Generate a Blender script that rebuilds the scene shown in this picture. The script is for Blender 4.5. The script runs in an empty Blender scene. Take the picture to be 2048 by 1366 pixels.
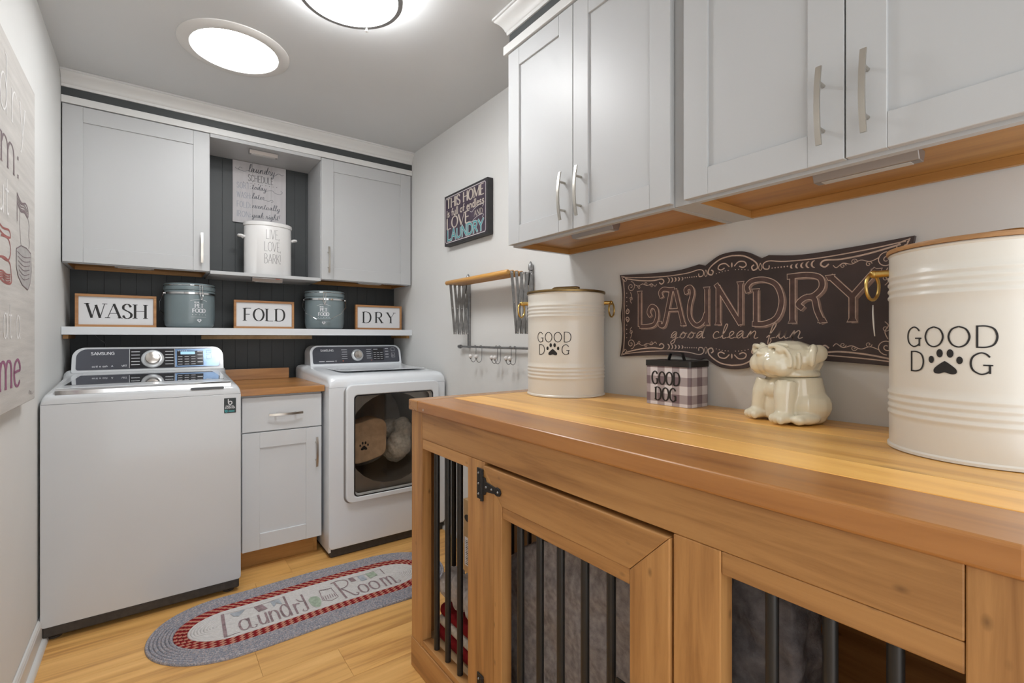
import bpy, bmesh, math, random
from mathutils import Vector, Matrix, noise as mnoise
random.seed(7)
S = bpy.context.scene
C = S.collection
PI = math.pi
# ---------------------------------------------------------------- camera, world, exposure
YAW = math.radians(36.45); CAMH = 1.19
cam_d = bpy.data.cameras.new('camera'); cam = bpy.data.objects.new('camera', cam_d); C.objects.link(cam)
cam.location = (0, 0, CAMH); cam.rotation_euler = (PI/2, 0, -YAW)
cam_d.sensor_width = 36.0; cam_d.lens = 36.0*971.5/2048; cam_d.shift_y = -8/2048; cam_d.clip_start = 0.02
S.camera = cam
S.view_settings.view_transform = 'Standard'; S.view_settings.look = 'None'
S.view_settings.gamma = 1.0; S.view_settings.use_curve_mapping = False
S.view_settings.exposure = 0.70
W = bpy.data.worlds.new('world'); S.world = W; W.use_nodes = True
W.node_tree.nodes['Background'].inputs[0].default_value = (0.975, 0.99, 1.0, 1)
W.node_tree.nodes['Background'].inputs[1].default_value = 1.5
LAMP_MAIN = 25.5     # flush ceiling light
LAMP_TUBE = 16.5      # round recessed daylight diffuser
# room planes
XL, XR, YB, ZC, YF = -0.36, 1.475, 3.52, 2.485, -0.9

# ---------------------------------------------------------------- materials
def srgb(r, g, b):
    f = lambda c: (c/255/12.92) if c/255 <= .04045 else ((c/255+.055)/1.055)**2.4
    return (f(r), f(g), f(b), 1)
def new_mat(name):
    m = bpy.data.materials.new(name); m.use_nodes = True
    nt = m.node_tree; b = nt.nodes['Principled BSDF']
    return m, nt, b
def mat(name, col, rough=.5, metal=0, var=.04, vscale=6, bump=0, bscale=200, coat=0, spec=.5, emit=None, estr=0, stretch=None):
    m, nt, b = new_mat(name)
    N = nt.nodes; L = nt.links
    tc = N.new('ShaderNodeTexCoord'); src = tc.outputs['Object']
    if stretch:
        mp = N.new('ShaderNodeMapping'); mp.inputs['Scale'].default_value = stretch
        L.new(src, mp.inputs[0]); src = mp.outputs[0]
    nz = N.new('ShaderNodeTexNoise'); nz.inputs['Scale'].default_value = vscale; nz.inputs['Detail'].default_value = 4
    L.new(src, nz.inputs['Vector'])
    mr = N.new('ShaderNodeMapRange'); mr.inputs[1].default_value = .3; mr.inputs[2].default_value = .7
    mr.inputs[3].default_value = 1-var; mr.inputs[4].default_value = 1+var
    L.new(nz.outputs['Fac'], mr.inputs[0])
    mx = N.new('ShaderNodeMix'); mx.data_type = 'RGBA'; mx.blend_type = 'MULTIPLY'; mx.inputs[0].default_value = 1
    mx.inputs[6].default_value = col; L.new(mr.outputs[0], mx.inputs[7]); L.new(mx.outputs[2], b.inputs['Base Color'])
    b.inputs['Roughness'].default_value = rough; b.inputs['Metallic'].default_value = metal
    b.inputs['Coat Weight'].default_value = coat; b.inputs['Specular IOR Level'].default_value = spec
    if emit: b.inputs['Emission Color'].default_value = emit; b.inputs['Emission Strength'].default_value = estr
    if bump:
        n2 = N.new('ShaderNodeTexNoise'); n2.inputs['Scale'].default_value = bscale; n2.inputs['Detail'].default_value = 3
        L.new(src, n2.inputs['Vector'])
        bp = N.new('ShaderNodeBump'); bp.inputs['Strength'].default_value = bump; bp.inputs['Distance'].default_value = .002
        L.new(n2.outputs['Fac'], bp.inputs['Height']); L.new(bp.outputs[0], b.inputs['Normal'])
    return m
def wood(name, c1, c2, c3, axis, rough=.42, fine=60, knots=0.0, coat=0, tone=.12, cols=1.0):
    """grain runs along axis (0,1,2); every object gets its own offset and tone"""
    m, nt, b = new_mat(name); N = nt.nodes; L = nt.links
    tc = N.new('ShaderNodeTexCoord'); oi = N.new('ShaderNodeObjectInfo')
    vm = N.new('ShaderNodeVectorMath'); vm.operation = 'SCALE'; vm.inputs[0].default_value = (37.1, 53.7, 71.3)
    L.new(oi.outputs['Random'], vm.inputs[3])
    va = N.new('ShaderNodeVectorMath'); va.operation = 'ADD'; L.new(tc.outputs['Object'], va.inputs[0]); L.new(vm.outputs[0], va.inputs[1])
    mp = N.new('ShaderNodeMapping'); s = [1, 1, 1]; s[axis] = .07; mp.inputs['Scale'].default_value = s; L.new(va.outputs[0], mp.inputs[0])
    n1 = N.new('ShaderNodeTexNoise'); n1.inputs['Scale'].default_value = 11; n1.inputs['Detail'].default_value = 3; n1.inputs['Distortion'].default_value = 1.2
    n2 = N.new('ShaderNodeTexNoise'); n2.inputs['Scale'].default_value = fine; n2.inputs['Detail'].default_value = 6; n2.inputs['Roughness'].default_value = .65; n2.inputs['Distortion'].default_value = .6
    L.new(mp.outputs[0], n1.inputs['Vector']); L.new(mp.outputs[0], n2.inputs['Vector'])
    ad = N.new('ShaderNodeMath'); ad.operation = 'MULTIPLY_ADD'; ad.inputs[1].default_value = .55
    L.new(n1.outputs['Fac'], ad.inputs[0])
    ad2 = N.new('ShaderNodeMath'); ad2.operation = 'MULTIPLY'; ad2.inputs[1].default_value = .45; L.new(n2.outputs['Fac'], ad2.inputs[0]); L.new(ad2.outputs[0], ad.inputs[2])
    cr = N.new('ShaderNodeValToRGB'); e = cr.color_ramp.elements
    e[0].position = .34; e[0].color = c1; e[1].position = .66; e[1].color = c3
    q = e.new(.5); q.color = c2
    L.new(ad.outputs[0], cr.inputs[0])
    mr = N.new('ShaderNodeMapRange'); mr.inputs[3].default_value = 1-tone; mr.inputs[4].default_value = 1+tone; L.new(oi.outputs['Random'], mr.inputs[0])
    mx = N.new('ShaderNodeMix'); mx.data_type = 'RGBA'; mx.blend_type = 'MULTIPLY'; mx.inputs[0].default_value = 1
    L.new(cr.outputs[0], mx.inputs[6]); L.new(mr.outputs[0], mx.inputs[7]); out = mx.outputs[2]
    if knots:
        mp2 = N.new('ShaderNodeMapping'); s2 = [1, 1, 1]; s2[axis] = .55; mp2.inputs['Scale'].default_value = s2; L.new(va.outputs[0], mp2.inputs[0])
        vo = N.new('ShaderNodeTexVoronoi'); vo.inputs['Scale'].default_value = knots; vo.inputs['Randomness'].default_value = 1; L.new(mp2.outputs[0], vo.inputs['Vector'])
        kr = N.new('ShaderNodeMapRange'); kr.inputs[1].default_value = .02; kr.inputs[2].default_value = .12; kr.inputs[3].default_value = .62; kr.inputs[4].default_value = 0
        L.new(vo.outputs['Distance'], kr.inputs[0])
        m3 = N.new('ShaderNodeMix'); m3.data_type = 'RGBA'; L.new(kr.outputs[0], m3.inputs[0]); L.new(out, m3.inputs[6])
        m3.inputs[7].default_value = tuple(v*.3 for v in c1[:3])+(1,); out = m3.outputs[2]
    L.new(out, b.inputs['Base Color'])
    rr = N.new('ShaderNodeMapRange'); rr.inputs[3].default_value = rough-.06; rr.inputs[4].default_value = rough+.1; L.new(n2.outputs['Fac'], rr.inputs[0]); L.new(rr.outputs[0], b.inputs['Roughness'])
    bp = N.new('ShaderNodeBump'); bp.inputs['Strength'].default_value = .05; bp.inputs['Distance'].default_value = .001
    L.new(n2.outputs['Fac'], bp.inputs['Height']); L.new(bp.outputs[0], b.inputs['Normal'])
    b.inputs['Coat Weight'].default_value = coat; b.inputs['Coat Roughness'].default_value = .2
    return m
def emis(name, col, strength):
    m, nt, b = new_mat(name)
    b.inputs['Base Color'].default_value = col; b.inputs['Emission Color'].default_value = col; b.inputs['Emission Strength'].default_value = strength
    return m
def glassmat(name, tint, ior=1.5, rough=.01):
    """a flat tinted pane: see-through by the tint, mirror by fresnel"""
    m, nt, b = new_mat(name); N = nt.nodes; L = nt.links
    tr = N.new('ShaderNodeBsdfTransparent'); tr.inputs[0].default_value = tint
    gl = N.new('ShaderNodeBsdfGlossy'); gl.inputs['Roughness'].default_value = rough
    lw = N.new('ShaderNodeLayerWeight'); pw = N.new('ShaderNodeMath'); pw.operation = 'POWER'; pw.inputs[1].default_value = 4; L.new(lw.outputs['Facing'], pw.inputs[0])
    fr = N.new('ShaderNodeMapRange'); fr.inputs[3].default_value = .035; fr.inputs[4].default_value = 1; L.new(pw.outputs[0], fr.inputs[0])
    mx = N.new('ShaderNodeMixShader'); L.new(fr.outputs[0], mx.inputs[0]); L.new(tr.outputs[0], mx.inputs[1]); L.new(gl.outputs[0], mx.inputs[2])
    L.new(mx.outputs[0], nt.nodes['Material Output'].inputs[0])
    return m
def g(v): return (v, v, v, 1)
M = {}
M['wall'] = mat('wall_paint', (.70, .70, .685, 1), .75, var=.015, vscale=3, bump=.10, bscale=260)
M['ceil'] = mat('ceiling_paint', (.635, .65, .655, 1), .85, var=.02, vscale=2, bump=.10, bscale=180)
M['dark'] = mat('charcoal_paint', (.043, .048, .050, 1), .5, var=.05, vscale=9, bump=.05)
M['trim'] = mat('white_trim_paint', (.66, .66, .65, 1), .35, var=.01)
M['cab'] = mat('white_cabinet_lacquer', (.485, .492, .497, 1), .40, var=.012, vscale=2, bump=.02, bscale=400, spec=.32)  # same white as the base cabinet, darkened to offset strong lamp light up here
M['cabw'] = mat('white_base_cabinet_lacquer', (.68, .70, .72, 1), .40, var=.012, vscale=2, bump=.02, bscale=400, spec=.32)  # same lacquer, lightened to even out dimmer light on base cabinet and shelf
M['maple'] = wood('maple_veneer', (.36, .17, .045, 1), (.45, .225, .065, 1), (.54, .285, .09, 1), 1, .4, 80, tone=.03)
M['mapleX'] = wood('maple_veneer_x', (.36, .17, .045, 1), (.45, .225, .065, 1), (.54, .285, .09, 1), 0, .4, 80, tone=.03)
M['floor'] = wood('laminate_oak', (.44, .20, .055, 1), (.72, .40, .125, 1), (.84, .50, .18, 1), 0, .38, 30, knots=0, tone=.05)
for a, n in ((0, 'X'), (1, 'Y'), (2, 'Z')):
    M['pine'+n] = wood('stained_pine_'+n.lower(), (.27, .120, .036, 1), (.45, .225, .075, 1), (.56, .30, .108, 1), a, .42, 40, knots=19, tone=.10)
M['topY'] = wood('honey_worktop', (.60, .28, .06, 1), (.82, .44, .11, 1), (.92, .55, .16, 1), 1, .3, 24, knots=4, coat=.15, tone=.15)
M['topEdge'] = wood('red_brown_worktop', (.29, .11, .028, 1), (.41, .172, .046, 1), (.50, .225, .065, 1), 1, .3, 24, knots=3, coat=.25, tone=.06)
M['topEnd'] = wood('red_brown_worktop_end', (.36, .16, .05, 1), (.46, .22, .07, 1), (.53, .27, .09, 1), 0, .26, 46, coat=.25, tone=.06)
M['block'] = wood('butcher_block', (.28, .11, .03, 1), (.42, .19, .055, 1), (.54, .27, .085, 1), 0, .3, 46, coat=.2, tone=.14)
M['frame'] = wood('sign_frame_wood', (.30, .13, .045, 1), (.40, .19, .07, 1), (.47, .24, .095, 1), 0, .5, 90, tone=.06)
M['dowel'] = wood('varnished_dowel', (.42, .19, .035, 1), (.56, .28, .06, 1), (.64, .36, .1, 1), 1, .3, 60, coat=.3)
M['lidwood'] = wood('lid_wood', (.36, .18, .07, 1), (.47, .25, .10, 1), (.55, .31, .13, 1), 1, .4, 80)
M['nickel'] = mat('brushed_nickel', (.55, .52, .47, 1), .3, 1, var=.06, vscale=60, stretch=(1, 1, .05))
M['chrome'] = mat('chrome', (.75, .75, .76, 1), .08, 1, var=.02)
M['steel'] = mat('galvanised_steel', (.30, .30, .30, 1), .38, .9, var=.18, vscale=40)
M['brass'] = mat('brass', (.55, .37, .12, 1), .33, 1, var=.1, vscale=30)
M['bronze'] = mat('aged_brass', (.28, .19, .08, 1), .4, 1, var=.15, vscale=30)
M['black'] = mat('black_metal', (.012, .012, .012, 1), .42, 0, var=.15, vscale=40)
M['iron'] = mat('black_iron_hinge', (.014, .013, .013, 1), .5, .3, var=.3, vscale=60, bump=.2, bscale=150)
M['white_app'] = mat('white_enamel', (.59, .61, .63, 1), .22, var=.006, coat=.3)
M['white_app2'] = mat('bright_white_enamel', (.77, .80, .835, 1), .22, var=.006, coat=.3)  # bluer than the washer, and lightened to offset fill light the crate blocks
M['plinth'] = mat('dark_plastic_plinth', (.045, .038, .033, 1), .6, var=.2, vscale=60)
M['console'] = mat('grey_console_gloss', (.085, .09, .11, 1), .16, .35, var=.06, vscale=3)
M['consoleblk'] = mat('black_console_gloss', (.018, .018, .022, 1), .12, 0, var=.1)
M['display'] = mat('lit_blue_display', (.13, .20, .31, 1), .2, .3, var=.45, vscale=14, emit=(.18, .42, .85, 1), estr=.09)  # mottled blue with a faint blue emission of its own
M['screen'] = mat('pale_blue_screen', (.2, .4, .6, 1), .2, 0, emit=(.4, .7, 1, 1), estr=.35)
M['icon'] = mat('white_print', (.66, .67, .70, 1), .5)
M['redprint'] = mat('orange_print', (.6, .12, .05, 1), .5)
M['knob'] = mat('satin_knob', (.62, .58, .54, 1), .22, 1, var=.03)
M['knobring'] = mat('pale_knob_ring', (.62, .64, .66, 1), .25, .4)
M['lidglass'] = mat('washer_lid_glass', (.055, .062, .068, 1), .03, 0, var=.1, coat=1.0, spec=.9)
M['doorglass'] = glassmat('dryer_window_tint', (.93, .92, .90, 1), 1.5)
M['drum'] = mat('drum_steel', (.33, .32, .31, 1), .4, .8, var=.1)
M['canister'] = mat('blue_grey_enamel', (.175, .222, .236, 1), .3, var=.02, coat=.2)
M['ceramic'] = mat('white_enamel_can', (.72, .71, .70, 1), .3, var=.01)
M['cream'] = mat('cream_enamel', (.70, .67, .605, 1), .3, var=.012, vscale=3, coat=.2)
M['dogcer'] = mat('cream_glazed_ceramic', (.76, .71, .55, 1), .10, var=.02, vscale=20, coat=.6)
M['ink'] = mat('black_ink', (.012, .011, .011, 1), .6)
M['greyink'] = mat('grey_ink', (.10, .11, .13, 1), .6)
M['paleink'] = mat('pale_blue_grey_ink', (.34, .36, .41, 1), .6)
M['inkgrey2'] = mat('soft_black_ink', (.10, .10, .10, 1), .6)
M['paper'] = mat('white_sign_face', (.66, .66, .67, 1), .6, var=.015)
M['plank'] = mat('whitewashed_sign_board', (.55, .53, .54, 1), .7, var=.06, vscale=30, stretch=(1, 1, .12))
M['chalkbg'] = mat('brown_chalkboard', (.050, .033, .032, 1), .55, var=.32, vscale=5)
M['chalkfill'] = mat('dusty_brown_chalk', (.090, .053, .048, 1), .7, var=.3, vscale=45)
M['chalk'] = mat('beige_chalk', (.56, .43, .35, 1), .8, var=.18, vscale=60)
M['chalkdim'] = mat('dim_beige_chalk', (.25, .17, .14, 1), .8, var=.2, vscale=60)
M['signblk'] = mat('charcoal_sign_edge', (.028, .027, .029, 1), .55, var=.2, vscale=20)
M['signbg'] = mat('plum_sign_face', (.058, .040, .062, 1), .55, var=.35, vscale=14)
M['signbeige'] = mat('beige_letter', (.50, .44, .38, 1), .6, var=.1, vscale=40)
M['signteal'] = mat('teal_letter', (.09, .33, .35, 1), .6, var=.15, vscale=40)
M['signwhite'] = mat('white_line', (.60, .56, .56, 1), .6)
M['linen'] = mat('printed_linen', (.52, .50, .475, 1), .8, var=.09, vscale=40, stretch=(1, .10, 1.6), bump=.2, bscale=300)
M['canvasw'] = mat('white_canvas_letter', (.76, .75, .74, 1), .8, var=.04, vscale=60)
M['canvasgrey'] = mat('taupe_canvas_letter', (.20, .155, .165, 1), .8, var=.15, vscale=40)
M['canvasplum'] = mat('plum_canvas_letter', (.27, .10, .18, 1), .8, var=.22, vscale=30)
M['canvasred'] = mat('brick_red_drawing', (.30, .10, .09, 1), .8, var=.2, vscale=30)
M['canvasmid'] = mat('grey_drawing_wash', (.38, .365, .355, 1), .8, var=.1, vscale=40)
M['buff'] = mat('gingham_white', (.66, .64, .66, 1), .4)
M['sticker'] = mat('black_sticker', (.012, .02, .022, 1), .4)
M['teal'] = mat('teal_print', (.05, .40, .42, 1), .5)
M['plush'] = mat('grey_plush', (.34, .32, .325, 1), .95, var=.3, vscale=55, bump=1.0, bscale=220, spec=.1)
M['plushlight'] = mat('silver_plush', (.52, .49, .48, 1), .95, var=.25, vscale=45, bump=1.0, bscale=200, spec=.1)
M['plushdark'] = mat('charcoal_quilted_plush', (.15, .14, .145, 1), .95, var=.35, vscale=40, bump=1.0, bscale=120, spec=.1)
M['redfleece'] = mat('red_fleece', (.22, .014, .018, 1), .9, var=.2, vscale=50, bump=.8, bscale=250, spec=.1)
M['whitefleece'] = mat('cream_sherpa', (.58, .53, .46, 1), .95, var=.2, vscale=60, bump=1, bscale=180, spec=.1)
M['tanfleece'] = mat('tan_blanket', (.50, .34, .22, 1), .9, var=.15, vscale=25, bump=.6, bscale=120, spec=.1)
M['card'] = mat('kraft_cardboard', (.42, .27, .13, 1), .8, var=.06, vscale=20)
M['ply'] = wood('raw_plywood', (.47, .31, .16, 1), (.57, .40, .22, 1), (.64, .47, .28, 1), 1, .6, 60)
M['rugwhite'] = mat('cream_rug_braid', (.62, .60, .59, 1), .9, var=.07, vscale=90, bump=.6, bscale=260, spec=.1)
M['ruglet'] = mat('mauve_rug_print', (.28, .205, .215, 1), .9, var=.35, vscale=60, spec=.1)
M['ruggreen'] = mat('sage_rug_print', (.36, .43, .34, 1), .9, var=.2, vscale=60, spec=.1)
M['rugblue'] = mat('blue_grey_rug_print', (.38, .41, .45, 1), .9, var=.2, vscale=60, spec=.1)
M['alu'] = mat('aluminium_lightbar', (.36, .34, .33, 1), .4, .7, var=.03)
M['lens'] = mat('frosted_lens', (.55, .54, .52, 1), .35)
M['lampon'] = emis('lit_diffuser', (.985, .993, 1, 1), LAMP_MAIN)
M['tubeon'] = emis('daylight_diffuser', (.98, .992, 1, 1), LAMP_TUBE)
M['rimgrey'] = mat('satin_grey_rim', (.34, .335, .33, 1), .35, .6)
M['lampwhite'] = mat('white_lamp_trim', (.68, .67, .65, 1), .4)
M['porcelain'] = mat('white_porcelain', (.72, .70, .68, 1), .15, coat=.5)
M['string'] = mat('pale_string', (.6, .58, .54, 1), .7)
def braid_mat():
    """red braid with a salmon chevron along the coil (uses u along, v across from the mesh UV)"""
    m, nt, b = new_mat('red_rug_braid'); N = nt.nodes; L = nt.links
    uv = N.new('ShaderNodeUVMap'); sp = N.new('ShaderNodeSeparateXYZ'); L.new(uv.outputs[0], sp.inputs[0])
    ab = N.new('ShaderNodeMath'); ab.operation = 'ABSOLUTE'
    sb = N.new('ShaderNodeMath'); sb.operation = 'SUBTRACT'; sb.inputs[1].default_value = .5; L.new(sp.outputs[1], sb.inputs[0]); L.new(sb.outputs[0], ab.inputs[0])
    ml = N.new('ShaderNodeMath'); ml.operation = 'MULTIPLY_ADD'; ml.inputs[1].default_value = 1.3; L.new(ab.outputs[0], ml.inputs[0]); L.new(sp.outputs[0], ml.inputs[2])
    fr = N.new('ShaderNodeMath'); fr.operation = 'FRACT'; L.new(ml.outputs[0], fr.inputs[0])
    cr = N.new('ShaderNodeValToRGB'); cr.color_ramp.interpolation = 'LINEAR'; e = cr.color_ramp.elements
    e[0].position = 0; e[0].color = (.20, .012, .016, 1); e[1].position = .45; e[1].color = (.27, .02, .022, 1)
    q = e.new(.55); q.color = (.50, .23, .17, 1); q = e.new(.85); q.color = (.52, .25, .18, 1); q = e.new(.98); q.color = (.10, .01, .012, 1)
    L.new(fr.outputs[0], cr.inputs[0]); L.new(cr.outputs[0], b.inputs['Base Color'])
    b.inputs['Roughness'].default_value = .9; b.inputs['Specular IOR Level'].default_value = .1
    bp = N.new('ShaderNodeBump'); bp.inputs['Strength'].default_value = .5; bp.inputs['Distance'].default_value = .003; L.new(fr.outputs[0], bp.inputs['Height']); L.new(bp.outputs[0], b.inputs['Normal'])
    return m
M['rugred'] = braid_mat()
def rug_grey():
    m, nt, b = new_mat('grey_rug_braid'); N = nt.nodes; L = nt.links
    tc = N.new('ShaderNodeTexCoord'); vo = N.new('ShaderNodeTexVoronoi'); vo.inputs['Scale'].default_value = 260; L.new(tc.outputs['Object'], vo.inputs['Vector'])
    cr = N.new('ShaderNodeValToRGB'); e = cr.color_ramp.elements; e[0].color = (.21, .22, .255, 1); e[1].color = (.44, .43, .46, 1)
    q = e.new(.45); q.color = (.29, .30, .345, 1); q = e.new(.7); q.color = (.40, .34, .34, 1)
    sp = N.new('ShaderNodeSeparateColor'); L.new(vo.outputs['Color'], sp.inputs[0]); L.new(sp.outputs[0], cr.inputs[0]); L.new(cr.outputs[0], b.inputs['Base Color'])
    b.inputs['Roughness'].default_value = .95; b.inputs['Specular IOR Level'].default_value = .1
    bp = N.new('ShaderNodeBump'); bp.inputs['Strength'].default_value = .6; bp.inputs['Distance'].default_value = .002; L.new(vo.outputs['Distance'], bp.inputs['Height']); L.new(bp.outputs[0], b.inputs['Normal'])
    return m
M['ruggrey'] = rug_grey()
def gingham():
    """two-way buffalo check printed on the tin, from object coordinates"""
    m, nt, b = new_mat('grey_gingham'); N = nt.nodes; L = nt.links
    tc = N.new('ShaderNodeTexCoord'); sp = N.new('ShaderNodeSeparateXYZ'); L.new(tc.outputs['Object'], sp.inputs[0])
    def stripe(sock, per, off):
        a = N.new('ShaderNodeMath'); a.operation = 'MULTIPLY_ADD'; a.inputs[1].default_value = 1/per; a.inputs[2].default_value = off; L.new(sock, a.inputs[0])
        f = N.new('ShaderNodeMath'); f.operation = 'FRACT'; L.new(a.outputs[0], f.inputs[0])
        t = N.new('ShaderNodeMath'); t.operation = 'GREATER_THAN'; t.inputs[1].default_value = .5; L.new(f.outputs[0], t.inputs[0]); return t.outputs[0]
    s = N.new('ShaderNodeMath'); s.operation = 'ADD'
    xy = N.new('ShaderNodeMath'); xy.operation = 'ADD'; L.new(sp.outputs[0], xy.inputs[0]); L.new(sp.outputs[1], xy.inputs[1])
    L.new(stripe(xy.outputs[0], .056, 50.3), s.inputs[0]); L.new(stripe(sp.outputs[2], .056, 50.3), s.inputs[1])
    cr = N.new('ShaderNodeValToRGB'); cr.color_ramp.interpolation = 'CONSTANT'; e = cr.color_ramp.elements
    e[0].position = 0; e[0].color = (.66, .63, .65, 1); e[1].position = .3; e[1].color = (.36, .315, .33, 1); q = e.new(.8); q.color = (.17, .125, .145, 1)
    h = N.new('ShaderNodeMath'); h.operation = 'MULTIPLY'; h.inputs[1].default_value = .5; L.new(s.outputs[0], h.inputs[0])
    L.new(h.outputs[0], cr.inputs[0]); L.new(cr.outputs[0], b.inputs['Base Color']); b.inputs['Roughness'].default_value = .35
    return m
M['gingham'] = gingham()
# ---------------------------------------------------------------- mesh builder
class MB:
    def __init__(s): s.v = []; s.f = []; s.b = []
    def add(s, vs, fs):
        n = len(s.v); s.v += [tuple(v) for v in vs]; s.f += [tuple(i+n for i in f) for f in fs]
        s.b.append((n, len(s.v), len(s.f)-len(fs), len(s.f))); return s
    def box(s, x0, x1, y0, y1, z0, z1):
        if x0 > x1: x0, x1 = x1, x0
        if y0 > y1: y0, y1 = y1, y0
        if z0 > z1: z0, z1 = z1, z0
        return s.add([(x0, y0, z0), (x1, y0, z0), (x1, y1, z0), (x0, y1, z0), (x0, y0, z1), (x1, y0, z1), (x1, y1, z1), (x0, y1, z1)],
                     [(0, 3, 2, 1), (4, 5, 6, 7), (0, 1, 5, 4), (1, 2, 6, 5), (2, 3, 7, 6), (3, 0, 4, 7)])
    def prism(s, poly, a0, a1, axis=2, caps=True):
        """polygon in the two other axes (in x,y / x,z / y,z order) pushed from a0 to a1"""
        def p(q, a):
            return (q[0], q[1], a) if axis == 2 else ((q[0], a, q[1]) if axis == 1 else (a, q[0], q[1]))
        n = len(poly); vs = [p(q, a0) for q in poly]+[p(q, a1) for q in poly]
        fs = [(i, (i+1) % n, n+(i+1) % n, n+i) for i in range(n)]
        if caps: fs += [tuple(range(n))[::-1], tuple(range(n, 2*n))]
        return s.add(vs, fs)
    def ring(s, outer, inner, a0, a1, axis=2):
        """frame between two loops of equal count"""
        def p(q, a):
            return (q[0], q[1], a) if axis == 2 else ((q[0], a, q[1]) if axis == 1 else (a, q[0], q[1]))
        n = len(outer); vs = [p(q, a0) for q in outer]+[p(q, a1) for q in outer]+[p(q, a0) for q in inner]+[p(q, a1) for q in inner]; fs = []
        for i in range(n):
            j = (i+1) % n
            fs += [(i, j, n+j, n+i), (2*n+j, 2*n+i, 3*n+i, 3*n+j), (j, i, 2*n+i, 2*n+j), (n+i, n+j, 3*n+j, 3*n+i)]
        return s.add(vs, fs)
    def tube(s, pts, r, n=8, closed=False, flat=1.0, up=None):
        P = [Vector(p) for p in pts]; m = len(P); vs = []; fs = []; prev = None
        rr = r if isinstance(r, (list, tuple)) else [r]*m
        for i in range(m):
            a = P[i-1] if (i or closed) else P[i]; b = P[(i+1) % m] if (i < m-1 or closed) else P[i]
            t = (b-a).normalized() if (b-a).length > 1e-9 else Vector((0, 0, 1))
            if prev is None:
                u = Vector(up) if up else (Vector((0, 0, 1)) if abs(t.z) < .9 else Vector((1, 0, 0)))
            else: u = prev
            u = (u-t*u.dot(t)).normalized(); prev = u; w = t.cross(u)
            for k in range(n):
                an = 2*PI*k/n; vs.append(P[i]+u*math.cos(an)*rr[i]+w*math.sin(an)*rr[i]*flat)
        lim = m if closed else m-1
        for i in range(lim):
            j = (i+1) % m
            for k in range(n):
                l = (k+1) % n; fs.append((i*n+k, i*n+l, j*n+l, j*n+k))
        if not closed: fs += [tuple(range(n))[::-1], tuple((m-1)*n+k for k in range(n))]
        return s.add(vs, fs)
    def cyl(s, p0, p1, r, n=20): return s.tube([p0, p1], r, n)
    def lathe(s, prof, n=40, c=(0, 0, 0), sx=1, sy=1, axis='z', caps=True):
        vs = []; fs = []; m = len(prof)
        for r, z in prof:
            for k in range(n):
                a = 2*PI*k/n; q = (r*math.cos(a)*sx, r*math.sin(a)*sy, z)
                if axis == 'y': q = (q[0], q[2], q[1])
                if axis == 'x': q = (q[2], q[0], q[1])
                vs.append((c[0]+q[0], c[1]+q[1], c[2]+q[2]))
        for i in range(m-1):
            for k in range(n):
                l = (k+1) % n; fs.append((i*n+k, i*n+l, (i+1)*n+l, (i+1)*n+k))
        if caps and prof[0][0] > 1e-6: fs.append(tuple(range(n))[::-1])
        if caps and prof[-1][0] > 1e-6: fs.append(tuple((m-1)*n+k for k in range(n)))
        return s.add(vs, fs)
    def ball(s, c, r, rx=1, ry=1, rz=1, n=14, m=9, rot=None):
        vs = []; fs = []
        for i in range(m+1):
            th = PI*i/m
            for k in range(n):
                a = 2*PI*k/n; q = Vector((r*rx*math.sin(th)*math.cos(a), r*ry*math.sin(th)*math.sin(a), r*rz*math.cos(th)))
                if rot: q = rot @ q
                vs.append(Vector(c)+q)
        for i in range(m):
            for k in range(n):
                l = (k+1) % n; fs.append((i*n+k, (i+1)*n+k, (i+1)*n+l, i*n+l))
        return s.add(vs, fs)
    def lift(s, f, p):
        """each inked stroke lies a hair above the last, so that no two coincide"""
        s.k = (getattr(s, 'k', 0)+1) % 11; e = .0008
        a = Vector(f(*p)); n = (Vector(f(p[0]+e, p[1]))-a).cross(Vector(f(p[0], p[1]+e))-a)
        d = n.normalized()*(s.k*.00002) if n.length > 1e-12 else Vector((0, 0, 0))
        return lambda u, v: Vector(f(u, v))+d
    def poly(s, f, P):
        f = s.lift(f, P[0]); n = len(P); c = (sum(q[0] for q in P)/n, sum(q[1] for q in P)/n)
        return s.add([f(*q) for q in P]+[f(*c)], [(i, (i+1) % n, n) for i in range(n)])
    def disc(s, f, c, r, n=12, ry=None):
        ry = r if ry is None else ry; f = s.lift(f, c)
        return s.add([f(c[0]+r*math.cos(2*PI*k/n), c[1]+ry*math.sin(2*PI*k/n)) for k in range(n)], [tuple(range(n))])
    def ribbon(s, f, pts, w):
        """flat inked line along 2-D points, mapped onto a surface by f"""
        n = len(pts)
        if n < 2: return s
        f = s.lift(f, pts[0])
        ww = w if isinstance(w, (list, tuple)) else [w]*n; L = []; R = []
        for i in range(n):
            a = pts[max(0, i-1)]; b = pts[min(n-1, i+1)]; dx, dy = b[0]-a[0], b[1]-a[1]; d = math.hypot(dx, dy) or 1
            nx, ny = -dy/d, dx/d; h = ww[i]/2; L.append(f(pts[i][0]+nx*h, pts[i][1]+ny*h)); R.append(f(pts[i][0]-nx*h, pts[i][1]-ny*h))
        return s.add(L+R, [(i, n+i, n+i+1, i+1) for i in range(n-1)])
ORG = {}
def org(p): return ORG.get(p.name, Vector((0, 0, 0))) if p else Vector((0, 0, 0))
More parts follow.
